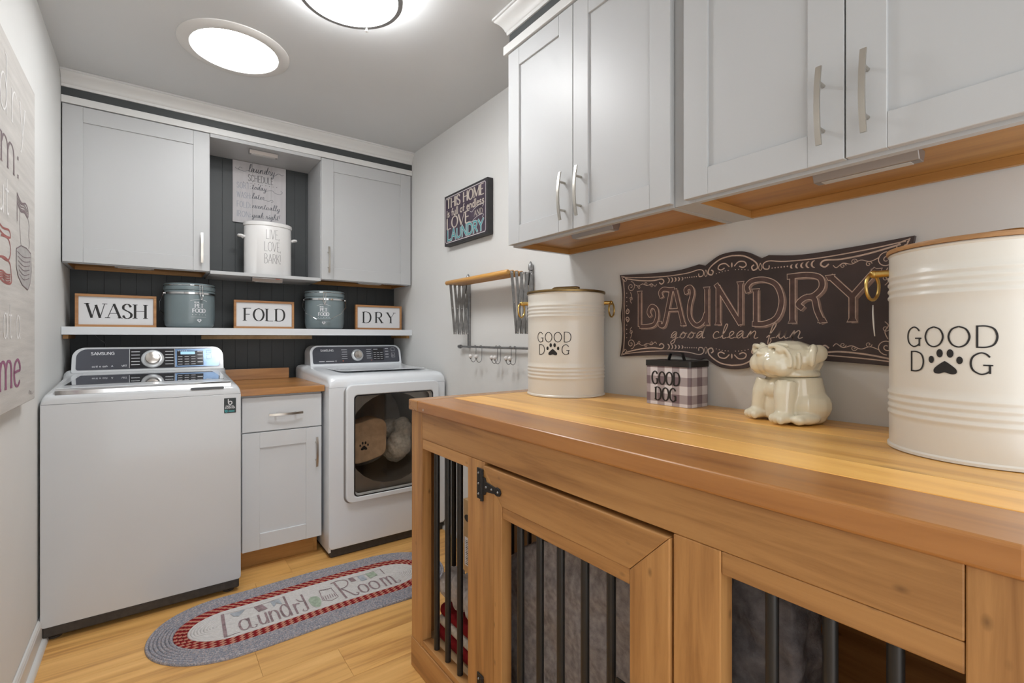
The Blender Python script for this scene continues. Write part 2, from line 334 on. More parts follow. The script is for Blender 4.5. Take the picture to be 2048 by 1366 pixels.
def obj(name, mb, m, parent=None, bevel=0, smooth=False, seg=2, loc=None, local=False, sub=0):
    """one mesh object; coordinates are world unless local, origin at the thing's base"""
    o0 = Vector((0, 0, 0)) if local else (org(parent) if parent else Vector(loc or (0, 0, 0)))
    me = bpy.data.meshes.new(name); me.from_pydata([tuple(Vector(v)-o0) for v in mb.v], [], mb.f); me.validate(); me.update()
    b = bmesh.new(); b.from_mesh(me); bmesh.ops.recalc_face_normals(b, faces=b.faces) if not getattr(mb, 'flat', False) else None
    b.to_mesh(me); b.free()
    o = bpy.data.objects.new(name, me); C.objects.link(o)
    if m is not None: me.materials.append(M[m] if isinstance(m, str) else m)
    if parent: o.parent = parent; ORG[o.name] = o0
    else: o.location = Vector(loc or (0, 0, 0)); ORG[o.name] = Vector(loc or (0, 0, 0))
    if smooth:
        for p in me.polygons: p.use_smooth = True
        if smooth != 'all':
            e = o.modifiers.new('split', 'EDGE_SPLIT'); e.split_angle = math.radians(35)
    if bevel:
        md = o.modifiers.new('bevel', 'BEVEL'); md.width = bevel; md.segments = seg; md.limit_method = 'ANGLE'; md.angle_limit = math.radians(40)
    if sub:
        md = o.modifiers.new('sub', 'SUBSURF'); md.levels = sub; md.render_levels = sub
    return o
def tag(o, label, cat=None, group=None, kind=None):
    if label: o['label'] = label
    if cat: o['category'] = cat
    if group: o['group'] = group
    if kind: o['kind'] = kind
    return o
def thing(name, label, cat, loc, rotz=0, group=None):
    o = bpy.data.objects.new(name, None); C.objects.link(o); o.location = loc; o.rotation_euler = (0, 0, rotz); o.empty_display_size = .05
    ORG[o.name] = Vector(loc); tag(o, label, cat, group); return o
def struct(name, mb, m, **k):
    o = obj(name, mb, m, **k); o['kind'] = 'structure'; return o
def rrect(x0, x1, y0, y1, r, n=5):
    rs = r if isinstance(r, (list, tuple)) else [r]*4; out = []
    for (cx, cy, a0, rr) in ((x1-rs[0], y0+rs[0], -PI/2, rs[0]), (x1-rs[1], y1-rs[1], 0, rs[1]), (x0+rs[2], y1-rs[2], PI/2, rs[2]), (x0+rs[3], y0+rs[3], PI, rs[3])):
        for k in range(n+1):
            a = a0+PI/2*k/n; out.append((cx+rr*math.cos(a), cy+rr*math.sin(a)))
    return out
def remesh(o, vox, smooth=4, fac=.5):
    r = o.modifiers.new('remesh', 'REMESH'); r.mode = 'VOXEL'; r.voxel_size = vox; r.use_smooth_shade = True
    if smooth:
        q = o.modifiers.new('smooth', 'SMOOTH'); q.factor = fac; q.iterations = smooth
    return o
def displace(o, size, strength, depth=2):
    t = bpy.data.textures.new('clouds', 'CLOUDS'); t.noise_scale = size; t.noise_depth = depth
    d = o.modifiers.new('displace', 'DISPLACE'); d.texture = t; d.strength = strength; d.mid_level = .5; return o
# ---------------------------------------------------------------- lettering
def pts(s): return [tuple(float(c) for c in q.split(',')) for q in s.split()]
def crom(P, k=6):
    out = []
    for i in range(len(P)-1):
        p0 = P[max(i-1, 0)]; p1 = P[i]; p2 = P[i+1]; p3 = P[min(i+2, len(P)-1)]
        for j in range(k):
            t = j/k; t2 = t*t; t3 = t2*t
            out.append(tuple(.5*(2*p1[a]+(p2[a]-p0[a])*t+(2*p0[a]-5*p1[a]+4*p2[a]-p3[a])*t2+(3*p1[a]-p0[a]-3*p2[a]+p3[a])*t3) for a in range(len(p1))))
    out.append(P[-1]); return out
# skeletons: width, strokes (k thick, t thin, P smooth with a broad-nib contrast), serif feet
CAP = {
 'A': (.74, 'k .37,1 .74,0|t .37,1 0,0|t .13,.34 .61,.34', '0,0 .74,0'),
 'B': (.58, 'k .04,0 .04,1|P .04,1 .3,1 .47,.9 .47,.66 .3,.54 .04,.54|P .04,.54 .34,.53 .55,.4 .55,.14 .34,0 .04,0', '.04,0 .04,1'),
 'C': (.70, 'P .66,.78 .52,.96 .32,1 .08,.82 .0,.5 .08,.18 .32,0 .54,.04 .68,.22', ''),
 'D': (.72, 'k .04,0 .04,1|P .04,1 .34,1 .6,.86 .7,.5 .6,.14 .34,0 .04,0', '.04,0 .04,1'),
 'E': (.56, 'k .04,0 .04,1|t .04,1 .52,1|t .04,.52 .42,.52|t .04,0 .56,0', '.04,0 .04,1'),
 'F': (.52, 'k .04,0 .04,1|t .04,1 .52,1|t .04,.52 .42,.52', '.04,0 .04,1'),
 'G': (.74, 'P .66,.8 .52,.96 .32,1 .08,.82 .0,.5 .08,.18 .32,0 .52,.03 .66,.14|k .66,.06 .66,.42|t .46,.42 .74,.42', ''),
 'H': (.72, 'k .04,0 .04,1|k .68,0 .68,1|t .04,.52 .68,.52', '.04,0 .04,1 .68,0 .68,1'),
 'I': (.10, 'k .05,0 .05,1', '.05,0 .05,1'),
 'K': (.66, 'k .04,0 .04,1|t .04,.4 .6,1|k .24,.58 .66,0', '.04,0 .04,1 .66,0'),
 'L': (.54, 'k .04,0 .04,1|t .04,0 .54,0', '.04,0 .04,1'),
 'M': (.90, 't .04,0 .04,1|k .04,1 .45,.06|t .45,.06 .86,1|k .86,1 .86,0', '.04,0 .86,0'),
 'N': (.76, 't .04,0 .04,1|k .04,1 .72,0|t .72,0 .72,1', '.04,0 .72,1'),
 'O': (.76, 'P .38,1 .12,.86 .0,.5 .12,.14 .38,0 .64,.14 .76,.5 .64,.86 .38,1', ''),
 'P': (.56, 'k .04,0 .04,1|P .04,1 .34,1 .53,.88 .53,.62 .34,.48 .04,.48', '.04,0 .04,1'),
 'R': (.64, 'k .04,0 .04,1|P .04,1 .34,1 .52,.88 .52,.64 .34,.51 .04,.51|k .28,.5 .62,0', '.04,0 .04,1 .62,0'),
 'S': (.54, 'P .48,.8 .38,.96 .22,1 .05,.88 .04,.68 .2,.55 .36,.46 .51,.3 .48,.1 .3,0 .12,.04 .02,.2', ''),
 'T': (.64, 'k .32,0 .32,1|t 0,1 .64,1', '.32,0'),
 'U': (.72, 'P .04,1 .04,.6 .05,.25 .18,.03 .36,0 .54,.05 .66,.25 .67,.6 .67,1', '.04,1 .67,1'),
 'V': (.72, 'k 0,1 .36,0|t .36,0 .72,1', '0,1 .72,1'),
 'W': (1.02, 'k 0,1 .28,0|t .28,0 .51,.9|k .51,.9 .75,0|t .75,0 1.02,1', '0,1 1.02,1'),
 'Y': (.70, 'k 0,1 .35,.48|t .70,1 .35,.48|k .35,.48 .35,0', '0,1 .70,1 .35,0'),
 ' ': (.30, '', ''), '.': (.08, 'k .04,0 .04,.09', ''), ',': (.10, 'k .06,.08 .02,-.12', ''), '!': (.10, 'k .05,.3 .05,1|k .05,0 .05,.1', ''),
 ':': (.10, 'k .05,.1 .05,.2|k .05,.5 .05,.6', ''), '1': (.3, 'k .2,0 .2,1|t .2,1 .02,.8', ''), '0': (.55, 'P .27,1 .06,.8 .02,.5 .06,.2 .27,0 .48,.2 .52,.5 .48,.8 .27,1', ''),
}
LOW = {
 'a': (.50, 'P .40,.45 .32,.58 .16,.6 .04,.46 .02,.26 .08,.06 .22,0 .36,.08 .42,.2|k .42,.58 .42,.1|t .42,.06 .50,0', ''),
 'd': (.52, 'P .42,.42 .32,.58 .18,.6 .04,.46 .02,.26 .08,.06 .22,0 .36,.08 .42,.2|k .43,1 .43,0', '.36,1'),
 'e': (.48, 'P .04,.32 .25,.34 .44,.36 .42,.5 .26,.6 .08,.5 .02,.3 .08,.08 .26,0 .44,.1', ''),
 'f': (.34, 'P .34,.92 .26,1 .16,.95 .13,.75 .13,.4 .13,0|t 0,.58 .30,.58', '.13,0'),
 'i': (.12, 'k .06,0 .06,.58|k .06,.8 .06,.9', '.06,0'),
 'l': (.12, 'k .06,0 .06,1', '.06,0'),
 'm': (.86, 'k .05,0 .05,.6|P .05,.4 .16,.58 .30,.58 .40,.45 .41,.2 .41,0|P .41,.4 .52,.58 .68,.58 .77,.45 .78,.2 .78,0', '.05,0 .41,0 .78,0 .0,.6'),
 'n': (.52, 'k .05,0 .05,.6|P .05,.4 .18,.58 .34,.58 .44,.45 .45,.2 .45,0', '.05,0 .45,0 .0,.6'),
 'o': (.50, 'P .25,.6 .07,.5 .02,.3 .07,.1 .25,0 .43,.1 .48,.3 .43,.5 .25,.6', ''),
 'r': (.36, 'k .05,0 .05,.6|P .05,.38 .14,.54 .26,.6 .36,.52', '.05,0 .0,.6'),
 's': (.38, 'P .34,.48 .24,.6 .1,.58 .04,.45 .12,.34 .28,.26 .35,.14 .26,.01 .1,.01 .02,.14', ''),
 't': (.34, 'P .14,.85 .14,.4 .14,.14 .2,.02 .34,.06|t 0,.58 .32,.58', ''),
 'u': (.52, 'P .05,.6 .05,.35 .07,.1 .2,0 .34,.06 .44,.2|k .45,.6 .45,0', ''),
 'y': (.50, 'k .03,.6 .26,.02|P .48,.6 .36,.25 .24,-.1 .14,-.3 .02,-.3', '.03,.6 .48,.6'),
 'k': (.50, 'k .05,0 .05,1|t .05,.25 .42,.6|k .18,.38 .48,0', ''), 'h': (.52, 'k .05,0 .05,1|P .05,.4 .18,.58 .34,.58 .44,.45 .45,.2 .45,0', ''),
 'g': (.50, 'P .42,.42 .32,.58 .18,.6 .04,.46 .02,.26 .08,.06 .22,0 .36,.08 .42,.2|P .43,.6 .43,0 .40,-.24 .22,-.32 .06,-.24', ''),
 'c': (.46, 'P .42,.48 .3,.6 .16,.57 .04,.42 .02,.26 .08,.08 .24,0 .42,.1', ''), ' ': (.26, '', ''), ':': (.14, 'k .07,.04 .07,.12|k .07,.44 .07,.52', ''),
}
SCR = {
 'a': (.52, '0,.05 .15,.2 .36,.46 .2,.5 .05,.25 .14,.02 .3,.15 .39,.46 .37,.15 .42,.02 .54,.06'),
 'c': (.42, '.36,.38 .30,.49 .16,.46 .06,.24 .12,.03 .26,.0 .44,.09'),
 'd': (.54, '0,.05 .15,.2 .36,.46 .2,.5 .05,.25 .14,.02 .32,.18 .52,1 .4,.3 .42,.03 .56,.07'),
 'e': (.38, '0,.05 .2,.2 .32,.4 .21,.5 .1,.35 .12,.08 .24,0 .4,.08'),
 'f': (.38, '0,.05 .2,.4 .36,.9 .26,1 .17,.6 .1,-.25 .17,-.38 .24,-.15 .2,.0 .4,.07'),
 'g': (.52, '0,.05 .15,.2 .36,.46 .2,.5 .05,.25 .14,.02 .3,.15 .39,.46 .3,-.3 .12,-.44 .08,-.28 .36,-.02 .54,.07'),
 'h': (.54, '0,.05 .2,.5 .28,.95 .19,1 .11,.5 .07,0 .11,.26 .24,.47 .38,.42 .39,.12 .45,.0 .56,.07'),
 'i': (.34, '0,.05 .14,.3 .2,.48 .17,.12 .24,0 .36,.07'),
 'l': (.32, '0,.05 .2,.5 .3,.95 .2,1 .12,.6 .12,.08 .2,0 .34,.07'),
 'n': (.56, '0,.05 .1,.35 .17,.48 .13,0 .18,.28 .34,.5 .42,.38 .38,.08 .46,0 .58,.07'),
 'o': (.46, '0,.05 .2,.46 .06,.25 .14,.02 .32,.08 .36,.36 .2,.5 .28,.38 .48,.40'),
 'r': (.40, '0,.05 .10,.40 .12,.55 .17,.45 .29,.47 .28,.14 .33,0 .43,.07'),
 't': (.36, '0,.05 .14,.4 .24,.85 .16,.3 .17,.06 .26,0 .38,.07'),
 'u': (.56, '0,.05 .12,.3 .17,.48 .13,.12 .22,0 .36,.15 .43,.48 .39,.12 .46,0 .58,.07'),
 'v': (.46, '0,.05 .1,.4 .17,.5 .23,.05 .3,.05 .4,.48 .5,.42'),
 'y': (.54, '0,.05 .12,.3 .17,.48 .13,.12 .22,0 .36,.15 .43,.48 .34,-.3 .16,-.44 .1,-.28 .4,-.02 .56,.07'),
 ' ': (.30, ''), '!': (.25, '.16,1 .08,.3'),
}
def glyphs(text, font, h, sp, slant=0):
    """-> list of (kind, points) in text space, total width, serif feet"""
    x = 0; st = []; fe = []
    for ch in text:
        G = font.get(ch)
        if G is None: G = CAP.get(ch) or CAP[' ']
        if font is SCR and len(G) == 2:
            if G[1]: st.append(('P', [(x+(px+py*slant)*h, py*h) for px, py in crom(pts(G[1]))]))
            if ch == 'i': st.append(('k', [(x+.26*h, .66*h), (x+.28*h, .74*h)]))
            if ch == 't': st.append(('t', [(x+.02*h, .62*h), (x+.42*h, .66*h)]))
            x += (G[0]+sp)*h; continue
        for q in (G[1].split('|') if G[1] else []):
            k, ps = q[0], pts(q[2:])
            if k == 'P': ps = crom(ps)
            st.append((k, [(x+(px+py*slant)*h, py*h) for px, py in ps]))
        fe += [(x+(px+py*slant)*h, py*h) for px, py in (pts(G[2]) if G[2] else [])]
        x += (G[0]+sp)*h
    return st, x-sp*h, fe
def text(mb, f, s, cx, y, h, thick, thin=None, font=CAP, sp=.16, serif=0, slant=0, fit=None, align='c', grow=0, dx=0, dy=0):
    """write s on the surface f(u,v); thick/thin are line widths; fit squeezes to a width"""
    thin = thick if thin is None else thin
    st, w, fe = glyphs(s, font, h, sp, slant); k = (fit/w) if fit else 1.0
    x0 = cx - (w*k/2 if align == 'c' else (w*k if align == 'r' else 0))
    T = lambda p: (x0+p[0]*k+dx, y+p[1]+dy)
    for kind, P in st:
        P = [T(p) for p in P]
        if kind in 'kt':
            wd = (thick if kind == 'k' else thin)+grow
            for a, b in zip(P, P[1:]):
                d = math.hypot(b[0]-a[0], b[1]-a[1]) or 1; e = wd*.45 if (grow or not serif) else 0; ux, uy = (b[0]-a[0])/d*e, (b[1]-a[1])/d*e
                mb.ribbon(f, [(a[0]-ux, a[1]-uy), ((a[0]+b[0])/2, (a[1]+b[1])/2), (b[0]+ux, b[1]+uy)], wd)
        else:
            ws = []
            for i in range(len(P)):
                a = P[max(0, i-1)]; b = P[min(len(P)-1, i+1)]; d = math.hypot(b[0]-a[0], b[1]-a[1]) or 1
                ws.append(thin+(thick-thin)*(abs(b[1]-a[1])/d)**1.5+grow)
            mb.ribbon(f, P, ws)
    if serif:
        for p in fe:
            q = T(p); yy = q[1]+(thin/2 if p[1] < h*.3 else -thin/2)
            mb.ribbon(f, [(q[0]-serif-grow/2, yy), (q[0]+serif+grow/2, yy)], thin+grow)
    return w*k
def flatmb(): m = MB(); m.flat = True; return m
def letters(name, mb, m, parent, local=False, gap=.009):
    """flat print: strokes that touch or nearly touch become one part, separate words their own"""
    B = []
    for a, b, c, d in mb.b:
        V = mb.v[a:b]; B.append(([min(v[i] for v in V) for i in range(3)], [max(v[i] for v in V) for i in range(3)]))
    par = list(range(len(B)))
    def find(i):
        while par[i] != i: par[i] = par[par[i]]; i = par[i]
        return i
    for i in range(len(B)):
        for j in range(i):
            if all(B[i][0][k]-gap <= B[j][1][k] and B[j][0][k]-gap <= B[i][1][k] for k in range(3)): par[find(i)] = find(j)
    out = {}
    for i, (a, b, c, d) in enumerate(mb.b):
        q = out.setdefault(find(i), flatmb()); n = len(q.v); q.v += mb.v[a:b]; q.f += [tuple(x-a+n for x in f) for f in mb.f[c:d]]
    for q in out.values(): r = obj(name, q, m, parent, local=local)
    return r
def spiral(cx, cy, r0, r1, a0, turns, n=26, sgn=1):
    return [(cx+(r0+(r1-r0)*i/n)*math.cos(a0+sgn*2*PI*turns*i/n), cy+(r0+(r1-r0)*i/n)*math.sin(a0+sgn*2*PI*turns*i/n)) for i in range(n+1)]
def paw(mb, f, cx, cy, s):
    mb.poly(f, [(cx+s*x, cy+s*y) for x, y in crom(pts('0,.06 -.16,-.06 -.36,-.26 -.36,-.42 -.2,-.46 0,-.40 .2,-.46 .36,-.42 .36,-.26 .16,-.06 0,.06'))[:-1]])
    for x, y, a, b in ((-.17, .36, .11, .17), (.17, .36, .11, .17), (-.46, .1, .1, .15), (.46, .1, .1, .15)): mb.disc(f, (cx+s*x, cy+s*y), s*a, 12, s*b)
def heart(f, mb, cx, cy, s):
    P = [(cx+s*16*math.sin(t)**3/16, cy+s*(13*math.cos(t)-5*math.cos(2*t)-2*math.cos(3*t)-math.cos(4*t))/16) for t in [2*PI*i/28 for i in range(28)]]
    mb.poly(f, P)
# ---------------------------------------------------------------- room shell
fl = struct('floor', MB().box(XL-.05, XR+.05, YF, YB+.05, -.06, -.012), 'floor')
row = 0; y = YF; PW = .186
while y < YB:
    x = XL + (-.55 + .43*((row*37) % 5)/5.0)
    while x < XR:
        a, b = max(x, XL), min(x+1.22, XR)
        if b-a > .03:
            p = obj('plank', MB().box(a+.0003, b-.0003, y+.0003, min(y+PW, YB)-.0003, -.012, 0), 'floor', fl, bevel=.0006, seg=1)
        x += 1.22
    y += PW; row += 1
struct('ceiling', MB().box(XL-.05, XR+.05, YF, YB+.05, ZC, ZC+.05), 'ceil')
struct('wall_left', MB().box(XL-.05, XL, YF, YB, 0, ZC), 'wall')
struct('wall_right', MB().box(XR, XR+.05, YF, YB, 0, ZC), 'wall')
wb = struct('wall_back', MB().box(XL-.05, XR+.05, YB, YB+.05, -.012, ZC), 'dark')
nb = 26; bw = (XR-XL)/nb
for i in range(nb):
    x0 = XL+i*bw
    obj('beadboard_strip', MB().prism([(x0+.0002, YB), (x0+.0002, YB-.0094), (x0+.0009, YB-.010), (x0+bw-.0009, YB-.010), (x0+bw-.0002, YB-.0094), (x0+bw-.0002, YB)], .3, 2.40), 'dark', wb)
def skirt(name, side):
    s = 1 if side < 0 else -1; xw = XL if side < 0 else XR
    y0, y1 = (-.8, YB-.02) if side < 0 else (1.70, YB-.02)
    m = MB().prism([(xw+s*.001, .0005), (xw+s*.013, .0005), (xw+s*.013, .078), (xw+s*.0105, .083), (xw+s*.0105, .087), (xw+s*.006, .094), (xw+s*.001, .096)], y0, y1, axis=1)
    o = struct(name, m, 'trim')
    obj('shoe_moulding', MB().prism([(xw+s*.0131, .0005)]+[(xw+s*(.0131+.016*math.cos(a)), .0005+.02*math.sin(a)) for a in [k*PI/12 for k in range(7)]], y0, y1, axis=1), 'trim', o, smooth=True)
skirt('baseboard_left', -1); skirt('baseboard_right', 1)
CROWN = [(0, 2.409), (.008, 2.411), (.010, 2.423), (.014, 2.427), (.017, 2.436), (.024, 2.448), (.034, 2.460), (.045, 2.468), (.047, 2.473), (.052, 2.475), (.052, ZC-.0008), (0, ZC-.0008)]
m = MB().prism([(3.196-o_, z) for o_, z in CROWN], XL+.001, XR-.001, axis=0)
struct('trim_1', m, 'trim', smooth=True)['label'] = 'white crown moulding along the back wall above the cabinets'
# crown round the right-hand cabinets, mitred at its far end
m = MB(); n = len(CROWN); xf, ye = 1.160, 1.586
vs = []
for o_, z in CROWN: vs += [(xf-o_, -.5, z), (xf-o_, ye+o_, z), (XR-.001, ye+o_, z)]
fs = []
for i in range(n):
    j = (i+1) % n
    fs += [(3*i, 3*j, 3*j+1, 3*i+1), (3*i+1, 3*j+1, 3*j+2, 3*i+2)]
fs += [tuple(3*i for i in range(n)), tuple(3*i+2 for i in range(n))]
struct('trim_2', m.add(vs, fs), 'trim', smooth=True)['label'] = 'white crown moulding above the right-hand wall cabinets'
struct('trim_3', MB().box(XL+.001, XR-.001, 3.190, 3.505, 2.369, 2.4085), 'dark')['label'] = 'charcoal frieze strip under the back crown moulding'
struct('trim_4', MB().box(XL+.001, XR-.001, 3.184, 3.505, 2.333, 2.3685), 'trim', bevel=.002)['label'] = 'white board on top of the back wall cabinets'
struct('trim_5', MB().box(1.156, XR-.001, -.5, 1.582, 2.3665, 2.4085), 'dark')['label'] = 'charcoal frieze strip under the right-hand crown moulding'
struct('trim_6', MB().box(1.141, XR-.001, -.5, 1.605, 2.331, 2.366), 'trim', bevel=.002)['label'] = 'white board on top of the right-hand wall cabinets'

# ---------------------------------------------------------------- ceiling lights
t = thing('daylight_tube', 'round recessed daylight diffuser with wide white trim ring in the ceiling', 'ceiling light', (.298, 2.500, ZC))
obj('trim_ring', MB().lathe([(.170, -.0005), (.170, -.006), (.175, -.013), (.186, -.014), (.212, -.010), (.221, -.004), (.222, -.0005)], 64, caps=False), 'lampwhite', t, smooth=True, local=True)
obj('diffuser', MB().lathe([(.1695, -.003), (.12, -.0075), (.06, -.0095), (0.0, -.010)], 64), 'tubeon', t, smooth='all', local=True)
t = thing('flush_ceiling_light', 'round flush ceiling light with grey metal rim and bright white diffuser', 'ceiling light', (.572, 1.757, ZC))
obj('body', MB().lathe([(.150, -.0005), (.150, -.045)], 64, caps=False), 'lampon', t, smooth=True, local=True)
obj('rim', MB().lathe([(.168, -.046), (.183, -.046), (.186, -.050), (.186, -.064), (.183, -.068), (.168, -.068), (.168, -.046)], 64, caps=False), 'rimgrey', t, smooth=True, local=True)
obj('diffuser', MB().lathe([(.1675, -.060), (.12, -.068), (.06, -.072), (0, -.073)], 64), 'lampon', t, smooth='all', local=True)
obj('thumb_screw', MB().lathe([(.004, -.066), (.004, -.076), (.006, -.0765), (.006, -.080), (0, -.081)], 12, (.110, .139, 0)), 'lampwhite', t, smooth=True, local=True)

# ---------------------------------------------------------------- cabinets
def handle(parent, c, along, out, L=.165, m='nickel'):
    """bowed flat bar pull on two posts; along 'z','x','y'; out = unit vector off the door"""
    o = Vector(out); a = Vector({'z': (0, 0, 1), 'x': (1, 0, 0), 'y': (0, 1, 0)}[along]); s = o.cross(a); c = Vector(c)
    mb = MB(); n = 12; vs = []
    for i in range(n+1):
        t_ = i/n*2-1; p = c+a*(t_*L/2)+o*(.033-.010*t_*t_)
        w = .0055; h = .0024
        vs += [p-s*w-o*h, p+s*w-o*h, p+s*w+o*h, p-s*w+o*h]
    fs = [(4*i+k, 4*i+(k+1) % 4, 4*i+4+(k+1) % 4, 4*i+4+k) for i in range(n) for k in range(4)]+[(0, 1, 2, 3), (4*n+3, 4*n+2, 4*n+1, 4*n)]
    mb.add(vs, fs)
    for q in (-.048, .048): mb.cyl(c+a*q+o*.0005, c+a*q+o*.031, .0042, 10)
    return obj('handle', mb, m, parent, smooth=True)
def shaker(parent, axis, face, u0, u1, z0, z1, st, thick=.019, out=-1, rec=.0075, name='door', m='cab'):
    """shaker door: frame of two stiles and two rails (one mesh) with a recessed panel; axis 'y' faces -Y, 'x' faces -X"""
    mb = MB()
    def bx(mbb, a0, a1, c0, c1, d0, d1):
        if axis == 'y': mbb.box(a0, a1, face+d0, face+d1, c0, c1)
        else: mbb.box(face+d0, face+d1, a0, a1, c0, c1)
    out_ = [(u0, z0), (u1, z0), (u1, z1), (u0, z1)]; inn = [(u0+st, z0+st), (u1-st, z0+st), (u1-st, z1-st), (u0+st, z1-st)]
    bx(mb, u0, u0+st, z0, z1, 0, thick); bx(mb, u1-st, u1, z0, z1, 0, thick)
    bx(mb, u0+st+.0002, u1-st-.0002, z0, z0+st, .0003, thick); bx(mb, u0+st+.0002, u1-st-.0002, z1-st, z1, .0003, thick)
    d = obj(name, mb, m, parent, bevel=.0012, seg=1)
    p = MB(); bx(p, u0+st-.004, u1-st+.004, z0+st-.004, z1-st+.004, rec, thick-.001)
    obj('panel', p, m, d)
    return d
def carcass_y(name, label, x0, x1, z0, z1, yf, hinge, hx):
    t = thing(name, label, 'cabinet', ((x0+x1)/2, (yf+YB-.012)/2, z0))
    yb = YB-.0115; b = MB()
    b.box(x0, x0+.016, yf, yb, z0, z1); b.box(x1-.016, x1, yf, yb, z0, z1); b.box(x0+.016, x1-.016, yf, yb, z1-.016, z1); b.box(x0+.016, x1-.016, yb-.006, yb, z0+.02, z1-.016)
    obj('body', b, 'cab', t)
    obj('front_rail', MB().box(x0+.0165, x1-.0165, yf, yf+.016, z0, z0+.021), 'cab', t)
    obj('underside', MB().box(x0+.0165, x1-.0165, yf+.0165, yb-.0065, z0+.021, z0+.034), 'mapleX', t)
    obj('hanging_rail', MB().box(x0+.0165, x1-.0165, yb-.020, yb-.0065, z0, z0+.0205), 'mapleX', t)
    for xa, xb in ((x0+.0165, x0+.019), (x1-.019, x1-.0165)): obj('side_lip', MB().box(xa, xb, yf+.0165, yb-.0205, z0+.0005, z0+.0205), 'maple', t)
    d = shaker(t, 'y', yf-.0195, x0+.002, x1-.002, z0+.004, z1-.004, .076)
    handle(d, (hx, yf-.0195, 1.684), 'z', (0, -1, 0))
    return t
carcass_y('wall_cabinet', 'white shaker wall cabinet in the back left corner above the WASH sign', -.357, .2555, 1.556, 2.332, 3.2055, 'l', .216)
carcass_y('wall_cabinet', 'white shaker wall cabinet in the back right corner above the DRY sign', .853, 1.465, 1.556, 2.332, 3.2055, 'r', .897)
t = thing('open_shelf_unit', 'white open shelf niche between the two back wall cabinets', 'shelf', (.554, 3.35, 1.545))
obj('bottom_board', MB().box(.2563, .8522, 3.187, YB-.0115, 1.547, 1.566), 'cab', t, bevel=.001)
obj('top_board', MB().box(.2563, .8522, 3.187, YB-.0115, 2.312, 2.332), 'cab', t, bevel=.001)
def carcass_x(label, y0, y1, z0, z1, xf, ym):
    """right wall cabinet facing -X, two doors meeting at ym"""
    t = thing('wall_cabinet', label, 'cabinet', ((xf+XR)/2, (y0+y1)/2, z0)); xb = XR-.0008; b = MB()
    b.box(xf, xb, y0, y0+.016, z0, z1); b.box(xf, xb, y1-.016, y1, z0, z1); b.box(xf, xb, y0+.016, y1-.016, z1-.016, z1); b.box(xb-.006, xb, y0+.016, y1-.016, z0+.02, z1-.016)
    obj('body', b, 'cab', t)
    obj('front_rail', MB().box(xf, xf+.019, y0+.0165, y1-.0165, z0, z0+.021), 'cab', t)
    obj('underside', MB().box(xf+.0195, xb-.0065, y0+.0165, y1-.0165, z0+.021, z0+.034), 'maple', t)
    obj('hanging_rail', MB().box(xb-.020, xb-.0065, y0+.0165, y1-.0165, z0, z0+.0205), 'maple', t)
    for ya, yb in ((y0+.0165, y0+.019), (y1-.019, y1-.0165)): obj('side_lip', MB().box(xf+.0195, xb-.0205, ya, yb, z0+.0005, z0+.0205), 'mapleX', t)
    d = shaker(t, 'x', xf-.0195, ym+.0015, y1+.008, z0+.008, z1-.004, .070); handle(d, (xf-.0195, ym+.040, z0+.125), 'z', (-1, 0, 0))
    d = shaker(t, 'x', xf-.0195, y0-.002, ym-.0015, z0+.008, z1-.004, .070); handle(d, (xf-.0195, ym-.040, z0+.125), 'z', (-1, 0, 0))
    return t
carcass_x('white two-door wall cabinet on the right wall above the cream bin nearest the dryer', .822, 1.572, 1.552, 2.330, 1.168, 1.207)
carcass_x('white two-door wall cabinet nearest the camera, above the LAUNDRY board', .016, .770, 1.552, 2.330, 1.168, .3985)
tag(obj('filler_strip', MB().box(1.172, XR-.001, .7715, .8205, 1.553, 2.330), 'cab', loc=(0, 0, 0)), 'narrow white filler strip between the two right-hand wall cabinets', 'filler strip')

def light_bar(label, c, L, along, z, lens_red=False):
    """slim under-cabinet lamp hanging below height z"""
    a = 0 if along == 'x' else 1; hw = .022; hh = .025
    t = thing('under_cabinet_light', label, 'light bar', (c[0], c[1], z)); m = MB()
    prof = [(-hw, -.0004), (hw, -.0004), (hw, -.007), (hw*.62, -hh), (-hw*.62, -hh), (-hw, -.007)]
    m.prism(prof, -L/2, L/2, axis=0 if a == 0 else 1)
    obj('housing', m, 'alu', t, bevel=.0015, local=True)
    l2 = MB(); (l2.box(-L*.42, L*.42, -hw*.5, hw*.5, -hh-.0012, -hh-.0001) if a == 0 else l2.box(-hw*.5, hw*.5, -L*.42, L*.42, -hh-.0012, -hh-.0001))
    obj('lens', l2, 'lens', t, local=True)
    if lens_red: obj('red_label', MB().box(.042, .066, -hw-.0004, -hw+.001, -.0065, -.0025), 'redprint', t, local=True)
light_bar('slim silver light bar under the roof of the open niche', (.537, 3.262), .155, 'x', 2.3118)
light_bar('slim white light bar with red mark under the open niche', (.551, 3.225), .165, 'x', 1.5468, True)
light_bar('slim light bar under the back left wall cabinet', (-.078, 3.245), .165, 'x', 1.5768)
light_bar('slim light bar under the back right wall cabinet', (1.185, 3.245), .165, 'x', 1.5768)
light_bar('slim light bar under the right wall cabinet nearest the dryer', (1.236, 1.19), .195, 'y', 1.5728)
light_bar('slim light bar under the right wall cabinet nearest the camera', (1.250, .395), .195, 'y', 1.5728)

